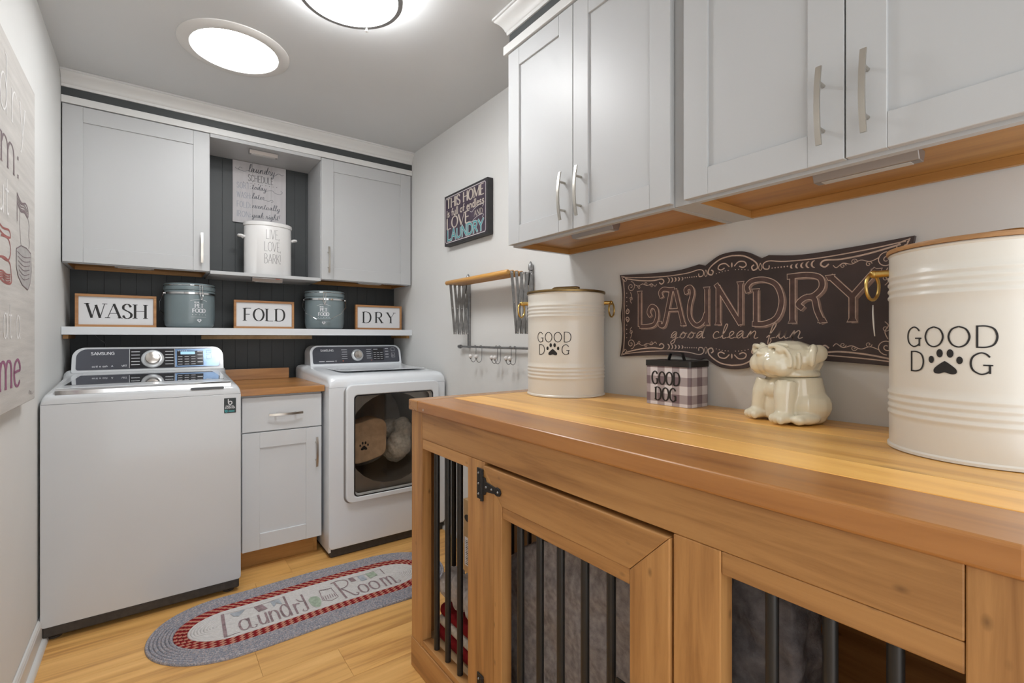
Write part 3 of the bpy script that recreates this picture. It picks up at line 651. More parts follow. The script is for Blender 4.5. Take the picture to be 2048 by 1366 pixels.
# ---------------------------------------------------------------- long shelf under the back cabinets
t = thing('wall_shelf', 'long white floating shelf carrying the WASH, FOLD and DRY signs', 'shelf', (.5575, 3.35, 1.204))
obj('board', MB().box(XL+.0015, XR-.0015, 3.186, YB-.0112, 1.204, 1.2435), 'cabw', t, bevel=.0012)
obj('cleat', MB().box(.235, .875, YB-.030, YB-.0112, 1.180, 1.2036), 'ply', t)
for xa, xb in ((XL+.0015, XL+.022), (XR-.022, XR-.0015)): obj('side_cleat', MB().box(xa, xb, 3.235, YB-.0112, 1.184, 1.2036), 'mapleX', t)
tag(obj('thin_wire', MB().tube(crom([(-.255, 3.500, 1.2030), (-.235, 3.497, 1.178), (-.215, 3.496, 1.160), (-.212, 3.4975, 1.138)]), .0011, 6), 'steel', loc=(0, 0, 0)), 'thin grey wire hanging from the shelf above the washer', 'wire')
# ---------------------------------------------------------------- things on the back shelf
def framed_sign(word, label, x0, yc, sp, fit):
    w, h, z0 = .333, .170, 1.2440
    t = thing('framed_sign', label, 'sign', (x0+w/2, yc, z0)); x1 = x0+w; fw = .013; z1 = z0+h; ya, yb = yc-.011, yc+.011
    obj('frame_rail', MB().box(x0, x1, ya, yb, z0, z0+fw), 'frame', t, bevel=.0012)
    obj('frame_rail', MB().box(x0, x1, ya, yb, z1-fw, z1), 'frame', t, bevel=.0012)
    obj('frame_stile', MB().box(x0, x0+fw, ya, yb, z0+fw+.0002, z1-fw-.0002), 'frame', t, bevel=.0012)
    obj('frame_stile', MB().box(x1-fw, x1, ya, yb, z0+fw+.0002, z1-fw-.0002), 'frame', t, bevel=.0012)
    fc = obj('face', MB().box(x0+fw+.0002, x1-fw-.0002, yc-.003, yc+.003, z0+fw+.0002, z1-fw-.0002), 'paper', t)
    fm = flatmb(); f = lambda u, v: (u, yc-.0034, v)
    hh = .075
    text(fm, f, word, x0+w/2, z0+h/2-hh/2, hh, .0108, .0032, CAP, sp, serif=.0105, fit=fit)
    letters('lettering', fm, 'ink', fc)
framed_sign('WASH', 'white sign reading WASH in a brown wood frame, leftmost on the long shelf', -.319, 3.300, .16, .243)
framed_sign('FOLD', 'white sign reading FOLD in a brown wood frame, between the two blue-grey tins', .384, 3.300, .20, .224)
framed_sign('DRY', 'white sign reading DRY in a brown wood frame, at the right shelf end', 1.108, 3.300, .45, .226)
def canister(label, c, face, front_handle):
    R, H = .122, .250
    t = thing('pet_food_tin', label, 'canister', c, 0, 'blue-grey pet food tins')
    body = [(0, .001), (.100, .001), (.108, .004), (.117, .014), (.1195, .028), (R, .045), (R, .178), (R-.001, .186), (R+.001, .190), (R+.002, .200), (R, .206), (R-.003, .208)]
    bo = obj('body', MB().lathe(body, 48), 'canister', t, smooth=True, local=True)
    obj('clamp_band', MB().lathe([(R+.0015, .186), (R+.0032, .187), (R+.0032, .197), (R+.0015, .198)], 48, caps=False), 'chrome', t, smooth=True, local=True)
    lid = obj('lid', MB().lathe([(R-.002, .2085), (R+.001, .210), (R+.003, .222), (R+.001, .232), (R-.002, .234), (R+.002, .237), (R+.002, .243), (R-.002, .247), (R-.02, .249), (0, .2495)], 48), 'canister', t, smooth=True, local=True)
    obj('wire_ring', MB().tube([((R+.002)*math.cos(a), (R+.002)*math.sin(a), .2355) for a in [2*PI*k/40 for k in range(40)]], .0022, 8, closed=True), 'chrome', lid, smooth=True, local=True)
    ca, sa = math.cos(face), math.sin(face)
    def cy(u, v, r=R+.0006):
        a = face+u/R; return (r*math.cos(a), r*math.sin(a), v)
    la = face+.05; lc, ls = math.cos(la), math.sin(la); pr = lambda d, s, z: ((R+d)*lc-s*ls, (R+d)*ls+s*lc, z)
    lt = MB()
    for s in (-.007, .007): lt.tube(crom([pr(.006, s, .238), pr(.010, s, .215), pr(.009, s, .196), pr(.011, s*.9, .176)]), .0021, 8)
    lt.tube(crom([pr(.010, -.009, .193), pr(.015, -.006, .178), pr(.017, 0, .160), pr(.015, .006, .178), pr(.010, .009, .193)]), .0028, 8)
    lt.ball(pr(.016, 0, .158), .0055)
    obj('latch', lt, 'chrome', t, smooth=True, local=True)
    fm = flatmb(); sg = lambda u, v: cy(u, v)
    text(fm, sg, 'PET', 0, .112, .021, .0050, .0026, CAP, .12, serif=.0035); text(fm, sg, 'FOOD', 0, .085, .021, .0050, .0026, CAP, .10, serif=.0035)
    for k in range(5): fm.disc(sg, ((k-2)*.0165, .073), .0022, 6)
    fm.ribbon(sg, [((k/10-.5)*.075, .060) for k in range(11)], .0013); fm.disc(sg, (-.005, .142), .004, 8); fm.disc(sg, (-.021, .142), .004, 8); fm.ribbon(sg, [(-.021, .142), (-.005, .142)], .004)
    fm.ribbon(sg, [((k/10-.5)*.085, .148+.010*(1-(2*k/10-1)**2)) for k in range(11)], .0016)
    heart(sg, fm, 0, .040, .011)
    letters('lettering', fm, 'icon', bo, local=True)
    hm = flatmb(); heart(lambda u, v: cy(u, v, R+.0011), hm, 0, .041, .0045); letters('heart_print', hm, 'canister', bo, local=True)
    # bail handle on two pivots square to the lettering
    px, py = -sa, ca; sgn = 1 if front_handle else -1
    hd = MB()
    for s in (-1, 1): hd.ball((px*s*(R+.006), py*s*(R+.006), .192), .0062)
    q = lambda s, d, z: (px*s+ca*d*sgn, py*s+sa*d*sgn, z)
    pth = [q(-(R+.008), 0, .192), q(-(R+.010), .050, .145), q(-.105, .128, .100), q(-.042, .152, .062), q(.042, .152, .062), q(.105, .128, .100), q(R+.010, .050, .145), q(R+.008, 0, .192)]
    hd.tube(pth, .0019, 8)
    ho = obj('bail_handle', hd, 'chrome', t, smooth=True, local=True)
    obj('grip', MB().cyl(q(-.042, .152, .062), q(.042, .152, .062), .0072, 12), 'canister', ho, smooth=True, local=True)
canister('blue-grey PET FOOD tin with clamp lid, between the WASH and FOLD signs', (.169, 3.331, 1.2440), math.radians(-90+18), False)
canister('blue-grey PET FOOD tin with handle hanging in front, beside the DRY sign', (.915, 3.331, 1.2440), math.radians(-90-18), True)
# schedule board and white treat can in the niche
t = thing('schedule_sign', 'whitewashed laundry schedule board on the charcoal wall inside the niche', 'sign', (.556, 3.499, 1.905))
x0, x1, z0, z1, yf = .401, .711, 1.920, 2.310, 3.4985
for k in range(3):
    a = x0+(x1-x0)*(0, .355, .71)[k]; b = x0+(x1-x0)*(.355, .71, 1)[k]
    obj('board', MB().box(a+.0003, b-.0003, yf, yf+.0105, z0, z1), 'plank', t, bevel=.0006, seg=1)
f = lambda u, v: (x0+u, yf-.0004, z0+v)
fm = flatmb(); fp = flatmb(); fs_ = flatmb()
text(fm, f, 'laundry', .165, .330, .050, .0034, .0012, SCR, .04, slant=.12, fit=.155)
fm.ribbon(f, crom([(.085, .335), (.06, .328), (.035, .335), (.040, .350), (.055, .345)]), .0018); fm.ribbon(f, crom([(.04, .333), (.022, .337), (.014, .345)]), .0022)
fm.ribbon(f, crom([(.245, .334), (.265, .350), (.285, .342), (.295, .347)]), .0026)
text(fs_, f, 'SCHEDULE', .160, .272, .041, .0030, .0022, CAP, .16, fit=.145)
for k in range(10): fs_.disc(f, (.06+.0215*k, .258), .0032, 6, .0022)
for yy, a, b, w in ((.218, 'SORT:', 'today', .085), (.158, 'WASH:', 'later', .072), (.098, 'FOLD:', 'eventually', .165), (.038, 'IRON:', 'yeah right!', .165)):
    text(fp, f, a, .024, yy, .036, .0032, .0024, CAP, .20, fit=.076, align='l')
    text(fm, f, b, .108, yy+.004, .036, .0028, .0012, SCR, .04, slant=.12, fit=w, align='l')
fm.ribbon(f, crom([(.193, .224), (.225, .232), (.245, .218), (.275, .216), (.288, .230), (.278, .238)]), .002)
fm.ribbon(f, crom([(.180, .164), (.205, .160), (.225, .170), (.232, .160), (.220, .154)]), .002)
bo = [o for o in t.children][0]
letters('script_lettering', fm, 'greyink', bo); letters('pale_lettering', fp, 'paleink', bo); letters('dark_lettering', fs_, 'inkgrey2', bo)
t = thing('treat_can', 'white oval can reading LIVE, LOVE, BARK! inside the niche', 'canister', (.575, 3.335, 1.5665))
RX, RY, HH = .133, .088, .325
bd = obj('body', MB().lathe([(0, .0005), (.96, .0005), (1, .006), (1, .298), (.985, .302)], 56, sx=RX, sy=RY), 'ceramic', t, smooth=True, local=True)
obj('lid', MB().lathe([(1.0, .3025), (1.03, .304), (1.035, .318), (1.02, .324), (.97, .3275), (.8, .329), (0, .330)], 56, sx=RX, sy=RY), 'ceramic', t, smooth=True, local=True)
for s in (-1, 1):
    m = MB()
    m.tube(crom([(s*(RX-.001), -.016, .232), (s*(RX+.012), -.017, .240), (s*(RX+.026), -.012, .241), (s*(RX+.029), 0, .241), (s*(RX+.026), .012, .241), (s*(RX+.012), .017, .240), (s*(RX-.001), .016, .232)]), .0075, 10)
    obj('side_handle', m, 'ceramic', t, smooth=True, local=True)
fm = flatmb(); f = lambda u, v: ((RX+.0006)*math.sin(u/RX), -(RY+.0006)*math.cos(u/RX), v)
for s, yy, w in (('LIVE,', .222, .075), ('LOVE,', .148, .092), ('BARK!', .074, .092)): text(fm, f, s, .012, yy, .056, .0019, .0015, CAP, .14, fit=w)
letters('lettering', fm, 'inkgrey2', bd, local=True)

# ---------------------------------------------------------------- washing machine
t = thing('washing_machine', 'white top-load washing machine with glass lid in the left corner', 'washing machine', (-.0105, 2.97, 0))
x0, x1, yf, yb = -.352, .331, 2.592, 3.345
obj('plinth', MB().box(x0+.004, x1-.006, yf+.006, yb-.01, .018, .060), 'plinth', t, bevel=.006)
for px in (x0+.035, x1-.045):
    for py in (yf+.05, yb-.06): obj('foot', MB().lathe([(.024, 0.0005), (.024, .008), (.014, .012), (.014, .019)], 16, (px, py, 0)), 'plinth', t, smooth=True)
m = MB().prism(rrect(x0, x1, .0605, .9265, [.012, .001, .001, .012], 3), yf, yb, axis=1)
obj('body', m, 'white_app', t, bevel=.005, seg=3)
prof = [(yf+.001, .928), (yf+.0005, .945), (yf+.004, .957), (yf+.013, .966), (yf+.040, .972), (yf+.3, .988), (3.14, 1.004), (3.175, 1.012), (3.195, 1.030), (yb, 1.030), (yb, .928)]
# cover with softened left and right shoulders
m = MB(); secs = []
for u, dz in ((x0, .030), (x0+.004, .016), (x0+.014, .005), (x0+.034, 0), (x1-.034, 0), (x1-.014, .005), (x1-.004, .016), (x1, .030)):
    secs.append([(u, py, max(.928, pz-(dz if pz > .93 else 0))) for py, pz in prof])
n = len(prof); vs = [p for s in secs for p in s]; fs = [(i*n+k, i*n+(k+1) % n, (i+1)*n+(k+1) % n, (i+1)*n+k) for i in range(len(secs)-1) for k in range(n)]
fs += [tuple(range(n))[::-1], tuple((len(secs)-1)*n+k for k in range(n))]
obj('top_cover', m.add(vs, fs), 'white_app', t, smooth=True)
# lid: white frame, dark glass, chrome front strip, dark handle pocket
sl = lambda y: .977+(y-2.60)*.045
def slab(u0, u1, ya, yb_, lo, hi, mb=None):
    mb = mb or MB(); return mb.add([(u0, ya, sl(ya)+lo), (u1, ya, sl(ya)+lo), (u1, yb_, sl(yb_)+lo), (u0, yb_, sl(yb_)+lo), (u0, ya, sl(ya)+hi), (u1, ya, sl(ya)+hi), (u1, yb_, sl(yb_)+hi), (u0, yb_, sl(yb_)+hi)],
                     [(0, 3, 2, 1), (4, 5, 6, 7), (0, 1, 5, 4), (1, 2, 6, 5), (2, 3, 7, 6), (3, 0, 4, 7)])
l0, l1 = -.312, .292
lid = obj('lid', slab(l0, l1, 2.618, 3.165, -.006, .010), 'white_app', t, bevel=.004)
g_ = MB(); a, b = 2.705, 3.150
g_.add([(l0+.018, a, sl(a)+.0104), (l1-.018, a, sl(a)+.0104), (l1-.040, b, sl(b)+.0104), (l0+.040, b, sl(b)+.0104), (l0+.018, a, sl(a)+.0114), (l1-.018, a, sl(a)+.0114), (l1-.040, b, sl(b)+.0114), (l0+.040, b, sl(b)+.0114)], [(0, 3, 2, 1), (4, 5, 6, 7), (0, 1, 5, 4), (1, 2, 6, 5), (2, 3, 7, 6), (3, 0, 4, 7)])
obj('glass', g_, 'lidglass', lid)
obj('chrome_strip', MB().prism([(2.6005, sl(2.6)-.014), (2.6175, sl(2.6)-.016), (2.6175, sl(2.6)+.0085), (2.609, sl(2.6)+.0075), (2.602, sl(2.6)+.002)], l0+.001, l1-.001, axis=0), 'chrome', lid, smooth=True, bevel=.001)
obj('handle_pocket', MB().prism(rrect(.135, .262, .9545, .9655, .004, 3), 2.592, 2.606, axis=1), 'consoleblk', lid)
# console
y0c, y1c = 3.182, 3.262; zb, zt = 1.028, 1.139
def slope(u, v, d=0):      # v in height, on the leaning console front
    k = (v-zb)/(zt-zb); return (u, y0c+(y1c-y0c)*k*.55-d, v)
out = rrect(-.322, .320, zb-.012, zt, [.006, .050, .050, .006], 6)
m = MB(); n = len(out); vs = [slope(u, v) for u, v in out]+[(u, yb, v) for u, v in out]
fs = [(i, (i+1) % n, n+(i+1) % n, n+i) for i in range(n)]+[tuple(range(n))[::-1], tuple(range(n, 2*n))]
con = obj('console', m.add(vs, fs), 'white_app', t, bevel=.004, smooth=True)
def plate(name, o_, d0, d1, mm, par):
    n = len(o_); vs = [slope(u, v, d0) for u, v in o_]+[slope(u, v, d1) for u, v in o_]
    return obj(name, MB().add(vs, [(i, (i+1) % n, n+(i+1) % n, n+i) for i in range(n)]+[tuple(range(n))[::-1], tuple(range(n, 2*n))]), mm, par)
plate('control_panel', rrect(-.306, .304, zb, zt-.008, [.010, .042, .042, .010], 6), -.002, .0015, 'console', con)
plate('cycle_panel', rrect(-.098, .094, zb+.004, zt-.011, .003, 2), .0016, .0022, 'consoleblk', con)
plate('display_panel', rrect(.0945, .298, zb+.004, zt-.012, [.008, .036, .003, .003], 5), .0016, .0021, 'display', con)
plate('display_window', rrect(.104, .2245, zb+.010, zt-.022, .003, 2), .0022, .0026, 'consoleblk', con)
plate('display_screen', rrect(.120, .186, 1.098, 1.113, .002, 2), .0027, .0029, 'screen', con)
k_ = lambda u, v: slope(u, v, .0032)
fm = flatmb()
text(fm, k_, 'SAMSUNG', -.205, 1.102, .0135, .0026, .0024, CAP, .16, fit=.090)
text(fm, k_, 'activewash', -.215, 1.041, .0085, .0014, .0012, LOW, .12, fit=.06); text(fm, k_, 'AquaJet  VRT', -.140, 1.041, .008, .0014, .0012, CAP, .12, fit=.062)
for s in (-1, 1):
    for k in range(5): fm.ribbon(k_, [(s*.080-.002+(-.010 if s < 0 else -.026), 1.115-.0165*k), (s*.080-.002+(.026 if s < 0 else .010), 1.115-.0165*k)], .0030)
fm.ribbon(k_, [(-.0985, zb+.004), (-.0985, zt-.011)], .0016); fm.ribbon(k_, [(.0945, zb+.004), (.0945, zt-.011)], .0016)
for r_ in range(4):
    for c_ in range(3): fm.ribbon(k_, [(.108+.030*c_, 1.086-.0135*r_), (.128+.030*c_, 1.086-.0135*r_)], .0024)
for k in range(5): fm.ribbon(k_, [(.108+.009*k, 1.1165), (.113+.009*k, 1.1165)], .003)
for r_ in range(4): fm.ribbon(k_, [(.197, 1.113-.019*r_), (.222, 1.113-.019*r_)], .0042)
for zc_, hh in ((1.112, .008), (1.083, .012)):
    fm.ribbon(k_, [(.240, zc_-hh), (.262, zc_-hh), (.262, zc_+hh), (.240, zc_+hh), (.240, zc_-hh)], .0016)
letters('panel_print', fm, 'icon', con)
# dial
d0 = Vector(slope(-.002, 1.077, .0023)); nrm = Vector((0, -1, .55*(y1c-y0c)/(zt-zb))).normalized(); rotm = nrm.to_track_quat('Z', 'Y').to_matrix()
def turned(prof, n=36):
    q = MB().lathe(prof, n); q.v = [tuple(d0+rotm @ Vector(v)) for v in q.v]; return q
dl = obj('dial_ring', turned([(.050, 0), (.049, .004), (.044, .008), (.034, .009)]), 'knobring', con, smooth=True)
obj('dial', turned([(.033, .009), (.033, .020), (.031, .024), (.020, .027), (0, .028)]), 'knob', con, smooth=True)
# sticker on the front
st = obj('sticker', MB().box(.263, .311, yf-.0012, yf-.0006, .840, .909), 'sticker', t)
f = lambda u, v: (u, yf-.0016, v)
fm = flatmb(); fm.ribbon(f, crom([(.280, .905), (.280, .892), (.281, .884), (.287, .879), (.294, .884), (.293, .892), (.286, .894), (.281, .889)]), .0042)
text(fm, f, 'DIGITAL', .287, .869, .0055, .0013, .0013, CAP, .12, fit=.034); text(fm, f, 'INVERTER', .287, .861, .0055, .0013, .0013, CAP, .12, fit=.040)
letters('sticker_print', fm, 'icon', st)
fm = flatmb(); text(fm, f, '10', .271, .844, .011, .0022, .0022, CAP, .14); fm.ribbon(f, [(.280, .851), (.305, .851)], .002); fm.ribbon(f, [(.280, .846), (.305, .846)], .002)
letters('sticker_teal_print', fm, 'teal', st)

# ---------------------------------------------------------------- base cabinet and its wooden top
t = thing('base_cabinet', 'narrow white base cabinet with drawer and door between washer and dryer', 'cabinet', (.555, 3.08, 0))
cx0, cx1 = .358, .744
b = MB(); b.box(cx0, cx0+.016, 2.786, 3.395, .102, .8955); b.box(cx1-.016, cx1, 2.786, 3.395, .102, .8955); b.box(cx0+.016, cx1-.016, 2.786, 3.395, .102, .118); b.box(cx0+.016, cx1-.016, 3.385, 3.395, .118, .8955); b.box(cx0+.016, cx1-.016, 2.786, 2.80, .70, .8955)
obj('body', b, 'cabw', t)
obj('toe_kick', MB().box(cx0+.004, .718, 2.842, 2.858, .0008, .1015), 'mapleX', t)
obj('toe_post', MB().box(.7185, cx1-.006, 2.842, 2.87, .0008, .1015), 'maple', t)
dr = obj('drawer_front', MB().box(cx0+.001, cx1-.001, 2.766, 2.785, .709, .884), 'cabw', t, bevel=.0015)
handle(dr, (.5605, 2.766, .792), 'x', (0, -1, 0), L=.165)
d = shaker(t, 'y', 2.766, cx0+.001, cx1-.001, .1045, .703, .080, m='cabw')
handle(d, (.714, 2.766, .571), 'z', (0, -1, 0), L=.16)
t = thing('butcher_block_top', 'small brown butcher-block worktop with low upstand beside the washer', 'worktop', (.55, 3.07, .8965))
ys = [2.742, 2.80, 2.92, 3.04, 3.16, 3.28, 3.398]
for k in range(6): obj('stave', MB().box(.345, .7535, ys[k]+.0003, ys[k+1]-.0003, .8965, .930), 'block', t, bevel=.0018 if k == 0 else .0005)
obj('upstand', MB().box(.345, .705, 3.376, 3.3975, .9303, .996), 'block', t, bevel=.0015)
# ---------------------------------------------------------------- dryer
t = thing('dryer', 'white front-load dryer with dark window in the right corner', 'dryer', (1.107, 3.05, 0))
x0, x1, yf, yb = .757, 1.456, 2.672, 3.425
obj('plinth', MB().box(x0+.010, x1-.010, yf+.012, yb-.02, .0008, .047), 'plinth', t, bevel=.005)
b = MB(); b.box(x0, x0+.012, yf+.012, yb, .030, .918); b.box(x1-.012, x1, yf+.012, yb, .0475, .918); b.box(x0+.012, x1-.012, yb-.012, yb, .0475, .918); b.box(x0+.012, x1-.012, yf+.012, yb-.012, .0475, .06); b.box(x0+.012, x1-.012, yf+.012, yb-.012, .905, .918)
obj('body', b, 'white_app2', t)
hole = rrect(.895, 1.352, .325, .865, .03, 6)
obj('front_panel', MB().ring(rrect(x0, x1, .0475, .9175, [.02, .002, .002, .02], 6), hole, yf, yf+.0115, axis=1), 'white_app2', t, bevel=.004, seg=3)
prof = [(yf, .9185), (yf, .945), (yf+.008, .964), (yf+.026, .977), (yf+.066, .983), (3.19, .999), (3.255, 1.004), (3.285, 1.010), (yb, 1.010), (yb, .9185)]
m = MB(); secs = []
for u, dz in ((x0, .030), (x0+.004, .014), (x0+.014, .004), (x0+.034, 0), (x1-.034, 0), (x1-.014, .004), (x1-.004, .014), (x1, .030)):
    secs.append([(u, py, max(.9185, pz-(dz if pz > .92 else 0))) for py, pz in prof])
n = len(prof); vs = [p for s in secs for p in s]; fs = [(i*n+k, i*n+(k+1) % n, (i+1)*n+(k+1) % n, (i+1)*n+k) for i in range(len(secs)-1) for k in range(n)]
fs += [tuple(range(n))[::-1], tuple((len(secs)-1)*n+k for k in range(n))]
obj('top_cover', m.add(vs, fs), 'white_app2', t, smooth=True)
obj('top_tray', MB().prism(rrect(.86, 1.40, 2.80, 3.20, .05, 6), .9965, .9985), 'white_app2', t)
door = obj('door', MB().ring(rrect(.842, 1.402, .287, .931, .034, 6), rrect(.884, 1.364, .315, .874, .022, 6), yf-.026, yf-.001, axis=1), 'white_app2', t, bevel=.006, seg=3)
obj('door_seal', MB().ring(rrect(.834, 1.410, .280, .925, .04, 6), rrect(.880, 1.368, .311, .878, .022, 6), yf-.0009, yf-.0002, axis=1), 'rimgrey', door)
obj('window_glass', MB().prism(rrect(.8845, 1.3635, .3155, .8735, .022, 6), yf-.021, yf-.016, axis=1), 'doorglass', door)
obj('window_border', MB().ring(rrect(.8845, 1.3635, .3155, .8735, .022, 6), rrect(.890, 1.358, .321, .868, .02, 6), yf-.0225, yf-.0215, axis=1), 'consoleblk', door)
cxd, czd, rd = 1.123, .610, .262; N_ = 28
sq = []
for k in range(N_):
    a = 2*PI*k/N_; c_, s_ = math.cos(a), math.sin(a); q = max(abs(c_)/.32, abs(s_)/.29); sq.append((cxd+c_/q, czd+s_/q))
ci = [(cxd+rd*math.cos(2*PI*k/N_), czd+rd*math.sin(2*PI*k/N_)) for k in range(N_)]
obj('bulkhead', MB().ring(sq, ci, yf+.03, yf+.045, axis=1), 'drum', t)
obj('drum', MB().lathe([(rd+.006, yf+.046), (rd+.02, yf+.10), (rd+.02, yf+.56), (rd-.05, yf+.60), (0, yf+.61)], 40, (cxd, 0, czd), axis='y', caps=False), 'drum', t, smooth=True)
y0c, y1c, zb, zt = 3.275, 3.330, 1.016, 1.136
def slope2(u, v, d=0): return (u, y0c+(y1c-y0c)*(v-zb)/(zt-zb)*.55-d, v)
out = rrect(.812, 1.432, zb-.010, zt, [.006, .048, .048, .006], 6); n = len(out)
m = MB().add([slope2(u, v) for u, v in out]+[(u, yb, v) for u, v in out], [(i, (i+1) % n, n+(i+1) % n, n+i) for i in range(n)]+[tuple(range(n))[::-1], tuple(range(n, 2*n))])
con = obj('console', m, 'white_app2', t, bevel=.004, smooth=True)
o_ = rrect(.828, 1.418, zb+.002, zt-.008, [.010, .040, .040, .010], 6); n = len(o_)
obj('control_panel', MB().add([slope2(u, v, -.002) for u, v in o_]+[slope2(u, v, .0015) for u, v in o_], [(i, (i+1) % n, n+(i+1) % n, n+i) for i in range(n)]+[tuple(range(n))[::-1], tuple(range(n, 2*n))]), 'console', con)
o_ = rrect(1.226, 1.305, zb+.016, zt-.020, .003, 2); n = len(o_)
obj('display_window', MB().add([slope2(u, v, .0016) for u, v in o_]+[slope2(u, v, .0022) for u, v in o_], [(i, (i+1) % n, n+(i+1) % n, n+i) for i in range(n)]+[tuple(range(n))[::-1], tuple(range(n, 2*n))]), 'consoleblk', con)
k_ = lambda u, v: slope2(u, v, .0030)
fm = flatmb(); text(fm, k_, 'SAMSUNG', .920, 1.098, .0125, .0024, .0022, CAP, .16, fit=.082)
fm.ribbon(k_, [(.865, 1.033), (.900, 1.033)], .004); fm.ribbon(k_, [(.908, 1.033), (.962, 1.033)], .004); fm.ribbon(k_, spiral(.973, 1.034, .005, .005, 0, 1, 12), .0012)
for k in range(5):
    fm.ribbon(k_, [(1.012+.004*(k % 2), 1.107-.0145*k), (1.050, 1.107-.0145*k)], .0026); fm.ribbon(k_, [(1.182, 1.107-.0145*k), (1.215-.003*(k % 2), 1.107-.0145*k)], .0026)
for r_ in range(4):
    for c_ in range(3): fm.ribbon(k_, [(1.232+.024*c_, 1.086-.014*r_), (1.249+.024*c_, 1.086-.014*r_)], .0024)
fm.ribbon(k_, [(1.232, 1.108), (1.262, 1.108)], .004)
for r_ in range(4): fm.ribbon(k_, [(1.316, 1.113-.020*r_), (1.340, 1.113-.020*r_)], .004)
for zc_, hh in ((1.106, .010), (1.066, .015)): fm.ribbon(k_, [(1.362, zc_-hh), (1.386, zc_-hh), (1.386, zc_+hh), (1.362, zc_+hh), (1.362, zc_-hh)], .0018)
fm.ribbon(k_, [(1.370, 1.056), (1.370, 1.074), (1.379, 1.066), (1.370, 1.058)], .0016)
letters('panel_print', fm, 'icon', con)
fm = flatmb(); fm.disc(k_, (1.020, 1.034), .0035, 8); fm.disc(k_, (1.214, 1.034), .003, 8); letters('orange_print', fm, 'redprint', con)
d0 = Vector(slope2(1.118, 1.070, .0018)); nrm = Vector((0, -1, .55*(y1c-y0c)/(zt-zb))).normalized(); rotm = nrm.to_track_quat('Z', 'Y').to_matrix()
dl = obj('dial_ring', turned([(.041, 0), (.040, .004), (.034, .009), (.027, .010)]), 'knobring', con, smooth=True)
obj('dial', turned([(.0265, .010), (.0265, .022), (.024, .026), (0, .028)]), 'knob', con, smooth=True)
# bedding inside the drum
tb = thing('tan_blanket', 'tan folded blanket with a dark paw print inside the dryer', 'blanket', (1.02, 2.88, .42))
mm = MB().prism(crom(pts('.880,.470 .95,.455 1.05,.47 1.12,.50 1.13,.58 1.125,.68 1.06,.71 .98,.695 .90,.675 .878,.58 .880,.470'))[:-1], 2.800, 2.93, axis=1)
bl = obj('folds', mm, 'tanfleece', tb, bevel=.03, seg=4, smooth='all')
fm = flatmb(); paw(fm, lambda u, v: (u, 2.7985, v), .992, .555, .05); letters('paw_print', fm, 'ink', bl)
q = MB()
for c, r in (((1.245, 2.88, .52), (.075, .07, .09)), ((1.28, 2.92, .60), (.06, .08, .08)), ((1.25, 3.02, .60), (.08, .08, .06)), ((1.25, 2.96, .46), (.08, .1, .06))): q.ball(c, 1, *r)
o = obj('white_towel', q, 'whitefleece', loc=(1.25, 2.94, .40)); remesh(o, .008, 3); displace(o, .06, .03)
tag(o, 'crumpled cream towel beside the tan blanket inside the dryer', 'towel')
# ---------------------------------------------------------------- dog crate
CX = .757; YL = 1.640; YR = .057; ZT = .9275
t = thing('dog_crate', 'stained pine dog crate with black bars along the right wall', 'dog crate', ((CX+1.46)/2, (YL+YR)/2, 0))
T_ = .038
def bd(name, x0, x1, y0, y1, z0, z1, ax, bev=.0022): return obj(name, MB().box(x0, x1, y0, y1, z0, z1), 'pine'+ax, t, bevel=bev)
bd('corner_post', CX, CX+T_, 1.556, YL, .1055, ZT, 'Z'); bd('corner_post', CX, CX+T_, YR, .1405, .1055, ZT, 'Z')
bd('base_board', CX-.002, CX+T_, YR, YL+.001, .0008, .105, 'Y')
bd('top_rail', CX+.0005, CX+T_, .1412, 1.5553, .836, ZT, 'Y')
bd('rail_strip', CX+.002, CX+T_, 1.2495, 1.5553, .800, .8353, 'Y'); bd('rail_strip', CX+.002, CX+T_, .1412, .4425, .797, .8353, 'Y')
bd('sill_strip', CX+.002, CX+T_, 1.2495, 1.5553, .1055, .128, 'Y'); bd('sill_strip', CX+.002, CX+T_, .1412, .4425, .1055, .128, 'Y')
bd('stile', CX+.0005, CX+T_, 1.158, 1.249, .1055, .8355, 'Z'); bd('stile', CX+.0005, CX+T_, .443, .534, .1055, .8355, 'Z')
# left end facing the dryer
for xa, xb in ((CX+T_+.0005, CX+.085), (1.385, 1.462)): bd('end_post', xa, xb, YL-T_, YL-.0005, .1055, ZT, 'Z')
bd('end_rail', CX+.0855, 1.3845, YL-T_, YL-.0005, .836, ZT, 'X'); bd('end_base', CX+T_+.0005, 1.462, YL-T_, YL-.0005, .0008, .105, 'X')
bd('right_end', CX+T_+.0005, 1.462, YR+.0005, YR+.022, .0008, ZT, 'X')
bd('back_panel', 1.445, 1.462, YR+.0225, YL-T_-.0005, .0008, ZT, 'Y')
obj('crate_floor', MB().box(CX+T_+.0005, 1.4445, YR+.0225, YL-T_-.0005, .1055, .118), 'ply', t)
BARX = CX+.021
bm0 = MB().tube([(BARX, 0, .112), (BARX, 0, .834)], .0098, 14)
first = None
def bar(x, y, z0, z1):
    """all bars of one length share a mesh"""
    global BARM
    key = round(z1-z0, 3)
    if key not in BARM:
        q = obj('bar', MB().tube([(0, 0, 0), (0, 0, z1-z0)], .0098, 14), 'black', t, smooth=True, local=True); BARM[key] = q
    else:
        q = BARM[key].copy(); C.objects.link(q); q.parent = t
    q.location = Vector((x, y, z0))-ORG[t.name]
BARM = {}
for y in (1.484, 1.407, 1.329): bar(BARX, y, .1285, .7995)
for y in (.369, .288, .212): bar(BARX, y, .1285, .7965)
for k in range(6): bar(.829+.092*k, YL-.020, .1055, .8355)
